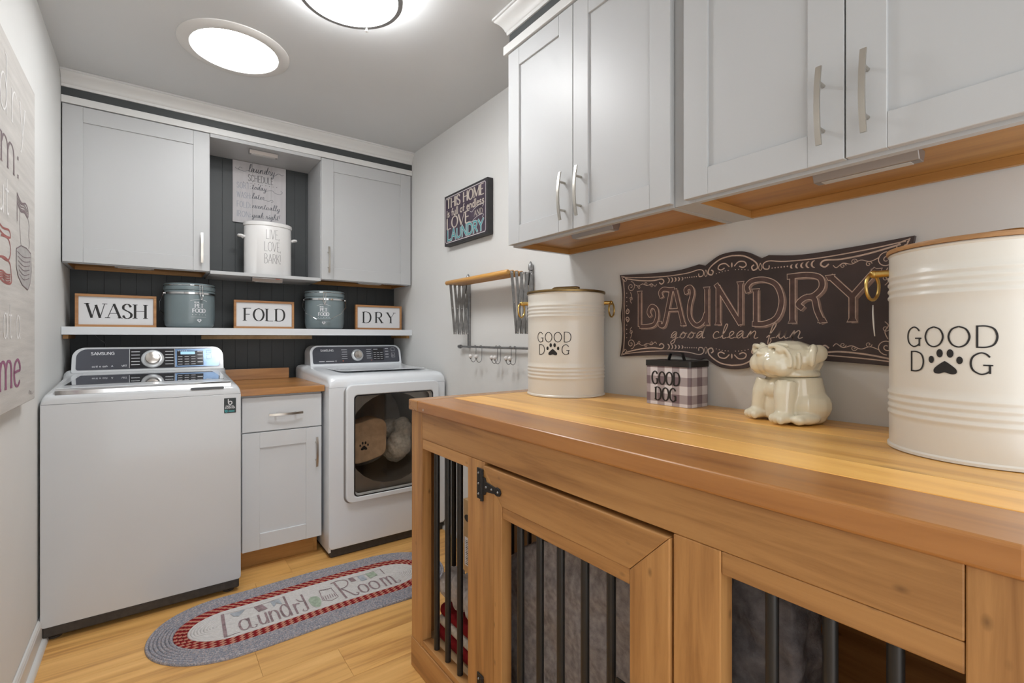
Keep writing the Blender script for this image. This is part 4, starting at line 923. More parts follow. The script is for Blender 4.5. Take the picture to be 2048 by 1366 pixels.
# framed door
dr = obj('door', MB().prism([(.5395, .826), (1.1565, .826), (1.0665, .7345), (.6315, .7345)], CX-.004, CX+.030, axis=0), 'pineY', t, bevel=.002)
def dpart(name, mb, mm, bev=.002): return obj(name, mb, mm, dr, bevel=bev)
dpart('door_stile', MB().prism([(.5395, .118), (.5395, .8255), (.6310, .7340), (.6310, .205)], CX-.004, CX+.030, axis=0), 'pineZ')
dpart('door_stile', MB().prism([(1.1565, .118), (1.1565, .8255), (1.104, .7730), (1.104, .1705)], CX-.004, CX+.030, axis=0), 'pineZ')
dpart('door_stile', MB().prism([(1.1037, .1702), (1.1037, .7727), (1.0670, .7340), (1.0670, .205)], CX-.0045, CX+.030, axis=0), 'pineZ')
dpart('door_rail', MB().prism([(.540, .1175), (1.156, .1175), (1.0665, .2045), (.6315, .2045)], CX-.004, CX+.030, axis=0), 'pineY')
dpart('door_strip', MB().box(CX-.002, CX+.030, .6317, 1.0663, .703, .7340), 'pineY')
for y in (1.008, .929, .853, .773, .696): dpart('door_bar', MB().tube([(CX+.016, y, .206), (CX+.016, y, .7025)], .0098, 14), 'black', 0)
def hinge(zc):
    h = obj('hinge', MB().box(CX-.0045, CX-.0003, 1.1600, 1.1905, zc-.044, zc+.044), 'iron', t, bevel=.0012)
    obj('knuckle', MB().cyl((CX-.0075, 1.158, zc-.044), (CX-.0075, 1.158, zc+.044), .0052, 10), 'iron', h, smooth=True)
    obj('strap', MB().prism([(1.157, zc-.024), (1.157, zc+.024), (1.144, zc+.024), (1.138, zc+.014), (1.095, zc+.009), (1.085, zc+.012), (1.072, zc+.010), (1.066, zc), (1.072, zc-.010), (1.085, zc-.012), (1.095, zc-.009), (1.138, zc-.014), (1.144, zc-.024)], CX-.0085, CX-.0043, axis=0), 'iron', h, bevel=.0008)
    s = MB()
    for y, z in ((1.180, zc+.03), (1.180, zc), (1.180, zc-.03)): s.ball((CX-.0048, y, z), .0034, n=8, m=6)
    for y in (1.135, 1.108, 1.078): s.ball((CX-.0088, y, zc), .0034, n=8, m=6)
    obj('screws', s, 'steel', h, smooth='all')
hinge(.771); hinge(.180)
lt = obj('latch', MB().prism(rrect(.470, .665, .482, .506, .004, 3), CX-.0065, CX-.0042, axis=0), 'iron', dr)
obj('latch_bolt', MB().cyl((CX-.012, .490, .494), (CX-.012, .655, .494), .0055, 12), 'iron', lt, smooth=True)
obj('latch_knob', MB().ball((CX-.024, .635, .494), .010), 'iron', lt, smooth='all')

# ---------------------------------------------------------------- plank worktop on the crate
t = thing('plank_worktop', 'thick honey-coloured plank worktop with darker front board on the dog crate', 'worktop', (1.11, .85, .928))
z0, z1 = .9282, .9670
obj('front_plank', MB().box(.748, .8945, .0895, 1.5725, z0, z1), 'topEdge', t, bevel=.005, seg=3)
obj('end_plank', MB().box(.748, XR-.002, 1.573, 1.648, z0, z1), 'topEnd', t, bevel=.005, seg=3)
obj('end_plank', MB().box(.748, XR-.002, .030, .089, z0, z1), 'topEnd', t, bevel=.005, seg=3)
xs = [.895, 1.010, 1.140, 1.252, 1.368, XR-.002]
for k in range(5): obj('plank', MB().box(xs[k], xs[k+1]-.0004, .0895, 1.5725, z0, z1), 'topY', t, bevel=.0008, seg=1)
obj('paint_fleck', MB().prism([(1.5295, .9365), (1.5265, .9365), (1.5262, .942), (1.5285, .9445)], .7470, .7479, axis=0), 'paper', t)

# ---------------------------------------------------------------- cream bins
def bin_(label, c, text_a, ring_as, tagline, lidm, knobm):
    R, H = .150, .402
    t = thing('dog_food_bin', label, 'bin', c, 0, 'cream GOOD DOG bins'); pr = [(0, .0005), (R-.003, .0005), (R+.003, .001), (R+.003, .006), (R, .009), (R, .060)]
    for k in range(4): z = .066+k*.0135; pr += [(R, z), (R+.0022, z+.0035), (R+.0022, z+.0065), (R, z+.010)]
    z = .066
    pr += [(R, .13), (R, .275)]
    for k in range(4): z = .298+k*.0135; pr += [(R, z), (R+.0022, z+.0035), (R+.0022, z+.0065), (R, z+.010)]
    pr += [(R, .36), (R, .386), (R+.0022, .389), (R, .392), (R-.004, .392)]
    bo = obj('body', MB().lathe(pr, 72), 'cream', t, smooth=True, local=True)
    lid = obj('lid', MB().lathe([(R-.004, .3925), (R+.004, .3925), (R+.005, .396), (R+.004, .4005), (R-.002, .402), (0, .402)], 72), lidm, t, smooth=True, local=True)
    a = text_a+PI/2; dx, dy = math.cos(a), math.sin(a); hp = MB()
    for s in (-.040, .040): hp.tube([(s*dx, s*dy, .4022), (s*dx, s*dy, .414)], [.0095, .0065], 14)
    hp.tube(crom([(-.055*dx, -.055*dy, .414), (-.045*dx, -.045*dy, .418), (-.02*dx, -.02*dy, .419), (.02*dx, .02*dy, .419), (.045*dx, .045*dy, .418), (.055*dx, .055*dy, .414)]), .0062, 10)
    obj('lid_handle', hp, knobm, lid, smooth=True, local=True)
    for ra in ring_as:
        c_, s_ = math.cos(ra), math.sin(ra); p = lambda d, l, z: ((R+d)*c_-l*s_, (R+d)*s_+l*c_, z)
        h = MB(); h.cyl(p(-.001, 0, .358), p(.026, 0, .358), .0075, 12); h.ball(p(.026, 0, .358), .0085)
        rg = obj('side_ring', h, 'brass', t, smooth=True, local=True)
        obj('pull_ring', MB().tube([p(.028+.010*math.cos(k*PI/12), .020*math.cos(k*PI/12), .331+.028*math.sin(k*PI/12)) for k in range(24)], .0034, 8, closed=True), 'brass', rg, smooth=True, local=True)
    fm = flatmb(); f = lambda u, v: ((R+.0007)*math.cos(text_a+u/R), (R+.0007)*math.sin(text_a+u/R), v)
    text(fm, f, 'GOOD', 0, .206, .036, .0029, .0024, CAP, .22, fit=.135)
    text(fm, f, 'D', -.0475, .160, .036, .0029, .0024, CAP); text(fm, f, 'G', .0475, .160, .036, .0029, .0024, CAP); paw(fm, f, -.001, .178, .045)
    letters('lettering', fm, 'ink', bo, local=True)
    if tagline:
        c_, s_ = math.cos(ring_as[0]), math.sin(ring_as[0]); p = lambda d, l, z: ((R+d)*c_-l*s_, (R+d)*s_+l*c_, z)
        obj('string_loop', MB().tube(crom([p(.027, 0, .292), p(.027, .012, .272), p(.026, .012, .250), p(.024, .001, .226), p(.026, -.011, .250), p(.027, -.012, .272), p(.027, 0, .292)]), .0009, 6), 'string', t, smooth=True, local=True)
    return t
bin_('cream GOOD DOG bin with dark lid rim, nearest the dryer on the worktop', (1.318, 1.425, .9674), math.radians(209), (math.radians(135), math.radians(-48)), False, 'bronze', 'bronze')
bin_('cream GOOD DOG bin with pale lid rim, nearest the camera on the worktop', (1.287, .207, .9674), math.radians(168), (math.radians(104), math.radians(-75)), True, 'lidwood', 'brass')

# ---------------------------------------------------------------- gingham tin
t = thing('treat_tin', 'small gingham GOOD DOG tin with black handled lid', 'tin', (1.402, .976, .9674))
W2, D2, H = .086, .053, .141
rr = rrect(-D2, D2, -W2, W2, .012, 4)
bo = obj('body', MB().prism(rr, .0005, H), 'gingham', t, bevel=.001, smooth=True, local=True)
lid = obj('lid', MB().prism(rrect(-D2-.0025, D2+.0025, -W2-.0025, W2+.0025, .013, 4), H-.013, H+.006), 'black', t, bevel=.002, smooth=True, local=True)
hp = MB()
for s in (-1, 1): hp.add([(-.007, s*.030-.0015, H+.0062), (.007, s*.030-.0015, H+.0062), (.007, s*.022-.0015, H+.030), (-.007, s*.022-.0015, H+.030), (-.007, s*.030+.0015, H+.0062), (.007, s*.030+.0015, H+.0062), (.007, s*.022+.0015, H+.030), (-.007, s*.022+.0015, H+.030)], [(0, 3, 2, 1), (4, 5, 6, 7), (0, 1, 5, 4), (1, 2, 6, 5), (2, 3, 7, 6), (3, 0, 4, 7)])
hp.box(-.007, .007, -.0235, .0235, H+.0275, H+.0305)
obj('lid_handle', hp, 'black', lid, local=True)
fm = flatmb(); f = lambda u, v: (-D2-.0006, -u, v)
text(fm, f, 'GOOD', -.004, .068, .042, .0068, .0034, CAP, .14, serif=.0046, fit=.106); text(fm, f, 'DOG', -.004, .016, .042, .0068, .0034, CAP, .14, serif=.0046, fit=.080)
letters('lettering', fm, 'ink', bo, local=True)

# ---------------------------------------------------------------- pug cookie jar
t = thing('dog_cookie_jar', 'cream glazed ceramic cookie jar shaped as a sitting pug', 'cookie jar', (1.358, .612, .9680), math.atan2(.42, -.907))
q = MB(); B = q.ball
q.lathe([(0, .002), (.074, .002), (.082, .010), (.085, .035), (.083, .06), (.078, .085), (.073, .105), (.071, .1195), (0, .1195)], 36, (-.028, 0, 0), sx=.86, sy=1.0)     # trunk
B((-.040, 0, .046), 1, .068, .082, .044)
for s in (-1, 1):
    B((-.032, s*.056, .046), 1, .056, .036, .044)                     # haunch
    B((.000, s*.076, .0165), 1, .038, .020, .0150); B((.026, s*.078, .0145), 1, .018, .016, .0135)                     # hind foot
    q.tube([(.026, s*.036, .108), (.034, s*.040, .075), (.039, s*.044, .040), (.040, s*.046, .018)], [.026, .0265, .0225, .021], 14)   # foreleg
    B((.047, s*.047, .0175), 1, .028, .026, .0165)
    for k in (-1, 0, 1): B((.064, s*.047+k*.0140, .0140), 1, .0120, .0085, .0125)
B((.028, 0, .085), 1, .024, .030, .030)
bo = remesh(obj('jar_body', q, 'dogcer', t, local=True), .0030, 7)
q = MB(); B = q.ball
q.lathe([(0, .1203), (.073, .1203), (.0765, .1225), (.0765, .129), (.072, .136), (0, .14)], 36, (-.018, 0, 0))
B((-.014, 0, .166), 1, .080, .084, .051)                              # skull
B((.030, 0, .160), 1, .060, .072, .047)                               # face
B((.064, 0, .176), 1, .022, .024, .024)                               # nose bridge
B((.084, 0, .181), 1, .009, .014, .008)                               # nose
for s in (-1, 1):
    B((.056, s*.026, .154), 1, .034, .034, .031); B((.046, s*.042, .144), 1, .032, .026, .024)                       # jowl
    B((.058, s*.048, .190), 1, .012, .012, .010)                       # eye
    q.tube(crom([(.072, s*.020, .201), (.066, s*.044, .202), (.052, s*.062, .192), (.044, s*.070, .170), (.044, s*.070, .146)]), .0062, 8)
    q.tube(crom([(.060, s*.012, .203), (.050, s*.034, .206), (.034, s*.052, .203)]), .0062, 8)
    q.tube(crom([(.024, s*.076, .186), (.022, s*.078, .162), (.022, s*.074, .142)]), .0062, 8)
    # folded ear
    q.tube(crom([(-.030, s*.064, .200), (-.022, s*.080, .198), (-.012, s*.087, .184), (-.008, s*.088, .164), (-.010, s*.086, .150)]), [.006+.004*math.sin(min(1, i/24)*PI) for i in range(25)], 10)
    B((-.040, s*.078, .182), 1, .030, .011, .024)
B((-.058, 0, .160), 1, .042, .066, .042)
q.v = [(-.018+(x+.018)*.92, y*.92, .1203+(z-.1203)*.98) for x, y, z in q.v]
remesh(obj('jar_lid', q, 'dogcer', t, local=True), .0026, 6, .5)
# ---------------------------------------------------------------- LAUNDRY chalkboard-style sign
SX = 1.4595
t = thing('laundry_sign', 'brown scalloped chalk-style board reading LAUNDRY good clean fun on the right wall', 'sign', (SX+.007, .815, 1.118))
yc, zc = .8155, 1.2745; hw, hh = .4545, .1585
# outline for one quarter, mirrored (u to the right in the picture = -y)
top = crom(pts('-1,1.0 -.75,.955 -.45,.93 -.25,1.0'), 5)+crom(pts('-.20,.955 -.165,1.02 -.09,1.13 0,1.16 .09,1.13 .165,1.02 .20,.955'), 4)+crom(pts('.25,1.0 .45,.93 .75,.955 1,1.0'), 5)
right = crom(pts('1,1.0 .978,.6 .975,.3 .99,0 .975,-.3 .978,-.6 1,-1'), 4)[1:-1]
bot = [(x, -z) for x, z in top[::-1]]
left = [(-x, -z) for x, z in right]
outl = [(yc-x*hw, zc+z*hh) for x, z in top+right+bot+left]
bo = obj('board', MB().prism(outl, SX, XR-.0015, axis=0), 'chalkbg', t)
F = lambda d: (lambda u, v: (SX-d, yc-u*hw, zc+v*hh))
f0, f1, f2 = F(.0005), F(.0008), F(.0011)
# f works in -1..1 units; keep the line widths roughly round by drawing in metres
G0 = lambda d: (lambda u, v: (SX-d, yc-u, zc+v))
g0, g1, g2 = G0(.0005), G0(.0008), G0(.0011)
LET = [('L', -.325, .130, .088), ('A', -.214, .130, .098), ('U', -.114, .128, .094), ('N', -.009, .130, .092), ('D', .102, .130, .096), ('R', .216, .132, .096), ('Y', .326, .130, .106)]
SK = {
 'L': ['.12,1 .12,0', '~.12,0 .55,0 .85,.05 1.0,.25 .95,.48 .72,.55 .58,.4 .68,.28'],
 'A': ['~.02,.78 -.04,.92 .1,1 .35,.97 .55,.97', '.42,.95 .20,.22', '~.2,.22 .1,.02 -.05,.02 -.06,.12', '.58,.97 .92,0', '.24,.42 .72,.42'],
 'U': ['~.02,.84 -.02,.96 .16,1 .24,.85 .12,.5 .14,.2 .38,.0 .64,.08 .78,.3', '.80,.96 .80,0'],
 'N': ['.10,0 .10,.95', '.02,1 .90,0', '.90,0 .90,1'],
 'D': ['.22,.80 .22,0', '~-.02,.74 -.06,.88 .12,1 .5,1 .85,.85 1.0,.5 .86,.14 .5,0 .12,0'],
 'R': ['.12,1 .12,0', '~-.02,1 .5,1 .85,.92 .90,.72 .7,.56 .45,.52 .28,.40 .40,.30', '~.50,.54 .70,.5 .78,.25 .92,0'],
 'Y': ['.02,.94 .50,.50', '1.0,1 .50,.50', '.50,.50 .50,0'],
}
FOOT = {'L': [(.12, 1)], 'A': [(.92, 0)], 'U': [(.80, 0), (.80, .96)], 'N': [(.10, 0), (.90, 1)], 'D': [(.22, .8)], 'R': [(.12, 0), (.92, 0)], 'Y': [(.02, .96), (1, 1), (.5, 0)]}
mo, mi, ms = flatmb(), flatmb(), flatmb(); zb_ = -.043
for ch, x, h, w in LET:
    x0_ = x-w/2
    for s in SK[ch]:
        sm = s[0] == '~'; P = pts(s[1:] if sm else s)
        P = crom(P, 8) if sm else [P[0], tuple((P[0][a]+P[1][a])/2 for a in (0, 1)), P[1]]
        P = [(x0_+px*w, zb_+pz*h) for px, pz in P]
        wd = .0125 if not (ch == 'A' and s in ('.24,.42 .72,.42',)) else .007
        def ext(P, e):
            a, b = P[0], P[1]; d = math.hypot(a[0]-b[0], a[1]-b[1]); c, dd = P[-1], P[-2]; k = math.hypot(c[0]-dd[0], c[1]-dd[1])
            return [(a[0]+(a[0]-b[0])/d*e, a[1]+(a[1]-b[1])/d*e)]+P[1:-1]+[(c[0]+(c[0]-dd[0])/k*e, c[1]+(c[1]-dd[1])/k*e)]
        mo.ribbon(g0, ext(P, .0016), wd+.0044); mi.ribbon(g1, P, wd)
        ms.ribbon(G0(.0003), [(p[0]+.0062, p[1]-.0048) for p in P], wd+.0030)
    for px, pz in FOOT[ch]:
        fx, fz = x0_+px*w, zb_+pz*h; dn = 1 if pz < .5 else -1
        for mm_, ff, k in ((mo, g0, .0020), (mi, g1, 0)):
            mm_.poly(ff, [(fx-.011-k, fz-k*dn), (fx+.011+k, fz-k*dn), (fx+.0045+k*.5, fz+dn*(.012+k)), (fx-.0045-k*.5, fz+dn*(.012+k))])
letters('letter_shadow', ms, 'chalkdim', bo); letters('letter_outline', mo, 'chalk', bo); letters('letter_fill', mi, 'chalkfill', bo)
ch = flatmb()
text(ch, g0, 'good clean fun', -.010, -.087, .044, .0030, .0024, SCR, .07, slant=.12, fit=.430)
def mir(fn):
    """draw in all four quarters"""
    for sx in (-1, 1):
        for sz in (-1, 1): fn(lambda u, v, sx=sx, sz=sz: g0(u*sx, v*sz))
def orn(f):
    ch.ribbon(f, crom([(.438, .148), (.36, .139), (.25, .132), (.16, .134), (.115, .141), (.098, .134), (.100, .120), (.113, .118), (.115, .128)]), [.003]*49)
    ch.ribbon(f, crom([(.428, .142), (.36, .128), (.30, .122), (.262, .124), (.252, .114), (.262, .106), (.272, .113)]), .0042)
    for k in range(5):
        u = .238-.0145*k; r = .0095-.0011*k; ch.ribbon(f, [(u+r*.9*math.cos(a), .117+r*math.sin(a)) for a in [PI/2+PI*i/8 for i in range(9)]], [.001+.0038*math.sin(PI*i/8) for i in range(9)])
    for k in range(6): ch.disc(f, (.166-.0085*k, .119), .0024-.0001*k, 7)
    ch.ribbon(f, spiral(.400, .108, .020, .002, PI/2, 1.6, 30, 1), .0022)
    ch.ribbon(f, crom([(.385, .116), (.365, .108), (.345, .114), (.325, .106), (.305, .111), (.290, .101), (.282, .108)]), .0020)
    for u, v in ((.362, .102), (.330, .112), (.305, .104)): ch.ribbon(f, spiral(u, v, .0075, .0012, 0, 1.3, 16), .0017)
    ch.ribbon(f, crom([(.402, .088), (.396, .070), (.403, .055), (.396, .045)]), .0020); ch.ribbon(f, spiral(.398, .062, .008, .001, 0, 1.3, 16), .0017)
    ch.ribbon(f, crom([(.436, .140), (.431, .09), (.430, .05), (.433, .0)]), .0022); ch.ribbon(f, crom([(.441, .148), (.434, .09), (.437, .05), (.440, .0)]), .0012)
    for k in range(5): ch.disc(f, (.420, .085-.016*k), .0021, 7)
    ch.ribbon(f, spiral(.418, .014, .011, .002, PI/2, 1.2, 18), .0036)
    ch.ribbon(f, [(.446, .154), (.440, .140), (.430, .134)], .003); ch.ribbon(f, crom([(.444, .152), (.428, .147), (.420, .136), (.430, .130), (.438, .140)]), .0022)
    ch.ribbon(f, crom([(.0, .172), (.035, .167), (.062, .153), (.078, .138), (.080, .124), (.068, .119), (.063, .129), (.070, .135)]), [.0042]*43)
    ch.ribbon(f, crom([(.008, .138), (.022, .150), (.040, .148), (.046, .137), (.036, .131), (.024, .136)]), .0036); ch.disc(f, (.0, .143), .0026, 8, .008)
    for k in range(5): ch.disc(f, (.012+.010*k, .127-.0012*k*k*.3), .0017, 6)
    ch.ribbon(f, crom([(.089, .138), (.084, .124), (.089, .116), (.094, .124), (.089, .138)]), .0018)
mir(orn)
letters('chalk_ornament', ch, 'chalk', bo)

# ---------------------------------------------------------------- THIS HOME box sign
HX = 1.437
t = thing('box_sign', 'black and plum box sign reading THIS HOME is full of endless LOVE AND LAUNDRY', 'sign', (1.455, 2.407, 1.745))
ya, yb_, za, zb2 = 2.166, 2.642, 1.746, 2.050
bo = obj('box', MB().box(HX, XR-.001, ya, yb_, za, zb2), 'signblk', t, bevel=.002)
fc = obj('face', MB().box(HX-.0008, HX-.0001, ya+.014, yb_-.014, za+.012, zb2-.012), 'signbg', t)
Wd, Hd = yb_-ya, zb2-za
q_ = lambda d: (lambda u, v: (HX-d, yb_-u, za+v))
h0, h1 = q_(.0012), q_(.0016)
fm = flatmb(); text(fm, h0, 'THIS HOME', Wd/2, .222, .058, .0135, .0056, CAP, .14, serif=.0068, fit=.410)
text(fm, h0, 'is full of endless', Wd/2, .172, .040, .0078, .0070, LOW, .16, fit=.410)
text(fm, h0, 'LOVE', .165, .098, .066, .0140, .0056, CAP, .12, serif=.0068, fit=.265); text(fm, h0, 'AND', .385, .118, .032, .0050, .0024, CAP, .16, serif=.003, fit=.085)
letters('beige_lettering', fm, 'signbeige', fc)
fm = flatmb(); text(fm, h0, 'LAUNDRY', Wd/2, .030, .058, .0115, .0115, CAP, .18, fit=.395, grow=.004); letters('pale_lettering', fm, 'signwhite', fc)
fm = flatmb(); text(fm, h1, 'LAUNDRY', Wd/2, .030, .058, .0105, .0105, CAP, .18, fit=.395); letters('teal_lettering', fm, 'signteal', fc)
fm = flatmb(); ins = .016
def lp(i_, r): return [(i_+r, i_), (Wd-i_-r, i_), (Wd-i_, i_+r), (Wd-i_, Hd-i_-r), (Wd-i_-r, Hd-i_), (i_+r, Hd-i_), (i_, Hd-i_-r), (i_, i_+r), (i_+r, i_)]
P = lp(ins, .010)
for a, b in zip(P, P[1:]): fm.ribbon(h0, [a, b], .0042)
for yy in (.160, .104): fm.ribbon(h0, crom([(.300, yy-.005), (.320, yy-.012), (.345, yy), (.385, yy+.010), (.425, yy+.012), (.440, yy+.004), (.425, yy-.004)]), .0028)
letters('border_line', fm, 'signwhite', fc)

# ---------------------------------------------------------------- folding drying rack
t = thing('drying_rack', 'folded metal and wood drying rack hung on the right wall', 'drying rack', (1.44, 2.11, 1.13))
for yy in (2.404, 1.826):
    v = obj('upright', MB().box(1.461, 1.4735, yy-.009, yy+.009, 1.128, 1.50), 'steel', t, bevel=.002)
    obj('finial', MB().lathe([(.010, 1.500), (.010, 1.508), (.006, 1.510), (.0115, 1.514), (.0125, 1.526), (.010, 1.540), (.005, 1.552), (0, 1.557)], 14, (1.4605, yy, 0)), 'steel', v, smooth=True)
    obj('pivot_bracket', MB().box(1.432, 1.4605, yy-.012, yy-.009, 1.440, 1.500), 'steel', v)
obj('hook_rod', MB().cyl((1.450, 2.478, 1.137), (1.450, 1.752, 1.137), .0062, 14), 'steel', t, smooth=True)
for yy in (2.478, 1.752): obj('rod_cap', MB().lathe([(.0, -.012), (.011, -.012), (.012, -.004), (.011, .010), (0, .012)], 16, (1.450, yy, 1.137), axis='y'), 'steel', t, smooth=True)
for yy in (2.404, 1.826): obj('rod_bracket', MB().box(1.455, 1.4735, yy-.006, yy+.006, 1.131, 1.143), 'steel', t)
X0, STP, ZTp, ZBm = 1.337, .0275, 1.493, 1.215
for si, yy in enumerate((2.404, 1.826)):
    for k in range(4):
        for kind in (0, 1):
            xa, xb = X0+STP*k, X0+STP*(k+1); yo = yy-.0135 - .0030*kind
            if kind == 0: p0, p1 = (xa, ZTp), (xb, ZBm)
            else: p0, p1 = (xa+.004, ZBm), (xb+.004, ZTp)
            if kind == 1 and k == 0: continue
            dx, dz = p1[0]-p0[0], p1[1]-p0[1]; d = math.hypot(dx, dz); nx, nz = -dz/d*.0080, dx/d*.0080; ex, ez = dx/d*.007, dz/d*.007
            poly = [(p0[0]-ex+nx, p0[1]-ez+nz), (p1[0]+ex+nx, p1[1]+ez+nz), (p1[0]+ex-nx, p1[1]+ez-nz), (p0[0]-ex-nx, p0[1]-ez-nz)]
            ar = obj('scissor_arm', MB().prism(poly, yo-.0012, yo+.0012, axis=1), 'steel', t, bevel=.0006, seg=1)
            rv = MB()
            for fr in (0, .5, 1): rv.ball((p0[0]+dx*fr, yo-.0014, p0[1]+dz*fr), .0032, 1, .6, 1, 8, 6)
            obj('rivets', rv, 'chrome', ar, smooth='all')
for k in range(4): obj('dowel', MB().tube([(X0-.001+STP*k, 2.432, ZTp+.004), (X0-.001+STP*k, 2.428, ZTp+.004), (X0-.001+STP*k, 1.842, ZTp+.004), (X0-.001+STP*k, 1.838, ZTp+.004)], [.010, .0125, .0125, .010], 16), 'dowel', t, smooth=True)
def s_hook(label, y, yaw):
    t = thing('s_hook', label, 'hook', (1.450, y, 1.137), yaw, 'hooks on the drying rack rod')
    P = [(.0085*math.cos(a), 0, .0085*math.sin(a)) for a in [math.radians(-160+20*k) for k in range(15)]]
    P = [(-.0085, 0, -.003), (-.009, 0, .004), (-.004, 0, .0088), (.003, 0, .0086), (.0085, 0, .003), (.0085, 0, -.010), (.008, 0, -.035), (.008, 0, -.058), (.002, 0, -.075), (-.012, 0, -.083), (-.026, 0, -.078), (-.034, 0, -.066)]
    h = obj('wire', MB().tube(crom(P, 4), .0018, 8), 'steel', t, smooth='all', local=True)
    obj('cup', MB().lathe([(.002, -.066), (.0055, -.061), (.0055, -.059), (0, -.058)], 10, (-.035, 0, 0)), 'iron', t, smooth=True, local=True)
    obj('porcelain_ball', MB().ball((-.0355, 0, -.0510), .0115, n=16, m=10), 'porcelain', t, smooth='all', local=True)
for i, (y, yw) in enumerate(((2.312, .25), (2.252, .2), (2.102, .2), (2.072, .2), (1.978, .3), (1.940, .2))):
    s_hook('steel S-hook with white ball on the rack rod, %s from the left' % ('first', 'second', 'third', 'fourth', 'fifth', 'sixth')[i], y, yw)

# ---------------------------------------------------------------- canvas on the left wall
AX = -.325
t = thing('canvas_print', 'large linen-look laundry room canvas print on the left wall', 'canvas print', (-.342, 1.83, .985))
y0_, y1_, z0_, z1_ = 1.33, 2.300, .982, 2.022
cb = obj('canvas', MB().box(XL+.0015, AX, y0_, y1_, z0_, z1_), 'linen', t, bevel=.003)
q_ = lambda u, v: (AX+.0005, y1_-u, z1_-v)     # u = distance from the right edge towards the camera, v = down
fw, fg, fp, fr_, fk = flatmb(), flatmb(), flatmb(), flatmb(), flatmb()
R_ = lambda u, v: (AX+.0005, u, v)             # u = world y, v = world z
text(fw, R_, 'laundry', 2.143, 1.807, .162, .0085, .0040, LOW, .27, serif=.008, align='r')
text(fg, R_, 'room:', 2.056, 1.660, .134, .0130, .0050, LOW, .12, serif=.010, align='r', fit=.56)
text(fw, R_, 'out', 1.928, 1.530, .115, .0085, .0060, LOW, .14, align='r')
text(fw, R_, 'at a', 2.072, 1.188, .112, .0075, .0055, LOW, .16, align='r', fit=.205)
text(fp, R_, 'time', 2.074, 1.046, .130, .0200, .0080, LOW, .10, serif=.013, align='r', fit=.37)
# drawn motifs: a pole with a flag above a laundry tub, and a red jar
R2 = lambda u, v: (AX+.0009, u, v)
fg.ribbon(R_, [(2.031, 1.535), (2.031, 1.62)], .006); fg.ribbon(R_, crom([(2.031, 1.618), (2.09, 1.602), (2.15, 1.612), (2.186, 1.600), (2.182, 1.575), (2.13, 1.582), (2.08, 1.575), (2.034, 1.590)]), .006)
for k in range(3): fg.ribbon(R_, crom([(2.04, 1.605-.008*k), (2.08, 1.597-.008*k), (2.13, 1.603-.008*k), (2.18, 1.594-.008*k)]), .004)
fg.ribbon(R_, crom([(2.182, 1.575), (2.205, 1.55), (2.195, 1.52), (2.21, 1.50), (2.195, 1.475)]), .003); fg.ribbon(R_, crom([(2.07, 1.575), (2.065, 1.53), (2.085, 1.47)]), .003)
tub = pts('2.018,1.452 2.08,1.470 2.16,1.474 2.228,1.466 2.240,1.41 2.215,1.365 2.18,1.343 2.10,1.352 2.04,1.375 2.018,1.40')
fk.poly(R_, tub); tl = tub+[tub[0]]
for a, b in zip(tl, tl[1:]): fg.ribbon(R2, [a, b], .0035)
for k in range(6): fg.ribbon(R2, crom([(2.03+.006*k, 1.446-.013*k), (2.12, 1.440-.014*k), (2.222-.004*k, 1.452-.014*k)]), .0024)
for a in ('1.80,1.495 1.86,1.485 1.93,1.490 1.945,1.472 1.87,1.468 1.80,1.478', '1.84,1.462 1.92,1.465 1.95,1.435 1.92,1.405 1.85,1.405', '1.80,1.400 1.88,1.408 1.94,1.398 1.955,1.372 1.955,1.345 1.88,1.340 1.80,1.352'): fr_.ribbon(R_, crom(pts(a)), .006)
for k in range(4): fr_.ribbon(R_, crom([(1.82, 1.345+.007*k), (1.86, 1.351+.006*k), (1.90, 1.343+.007*k), (1.945, 1.349+.006*k)]), .0045)
fg.ribbon(R_, crom([(2.195, 1.008), (2.210, 1.018), (2.218, 1.004), (2.23, 1.014), (2.245, 1.002), (2.27, 1.008)]), .0022)
letters('pale_lettering', fw, 'canvasw', cb); letters('taupe_drawing', fg, 'canvasgrey', cb); letters('plum_lettering', fp, 'canvasplum', cb); letters('red_drawing', fr_, 'canvasred', cb); letters('grey_wash', fk, 'canvasmid', cb)
# ---------------------------------------------------------------- oval braided rug
rc = Vector((.597, 2.312, 0)); t = thing('braided_rug', 'oval grey braided rug with red border reading Laundry Room', 'rug', (rc.x, rc.y, 0), math.radians(-.6))
HL, HWD, CAPA = .624, .252, .290
def oval(off, n=150):
    """closed path inset by off; straight sides with elliptical caps, slightly wavy"""
    b_ = HWD-off; a_ = CAPA-off*.95; hl = HL-off-a_; out = []
    L1 = 2*hl; L2 = PI*(a_+b_)/2; per = 2*(L1+L2)
    for i in range(n):
        s = per*i/n
        if s < L1: p = (-hl+s, -b_)
        elif s < L1+L2:
            a = -PI/2+PI*(s-L1)/L2; p = (hl+a_*math.cos(a), b_*math.sin(a))
        elif s < 2*L1+L2: p = (hl-(s-L1-L2), b_)
        else:
            a = PI/2+PI*(s-2*L1-L2)/L2; p = (-hl+a_*math.cos(a), b_*math.sin(a))
        w = .0035*math.sin(p[0]*9+1)*(.6+abs(p[1])/HWD); out.append((p[0], p[1]+w))
    return out, per
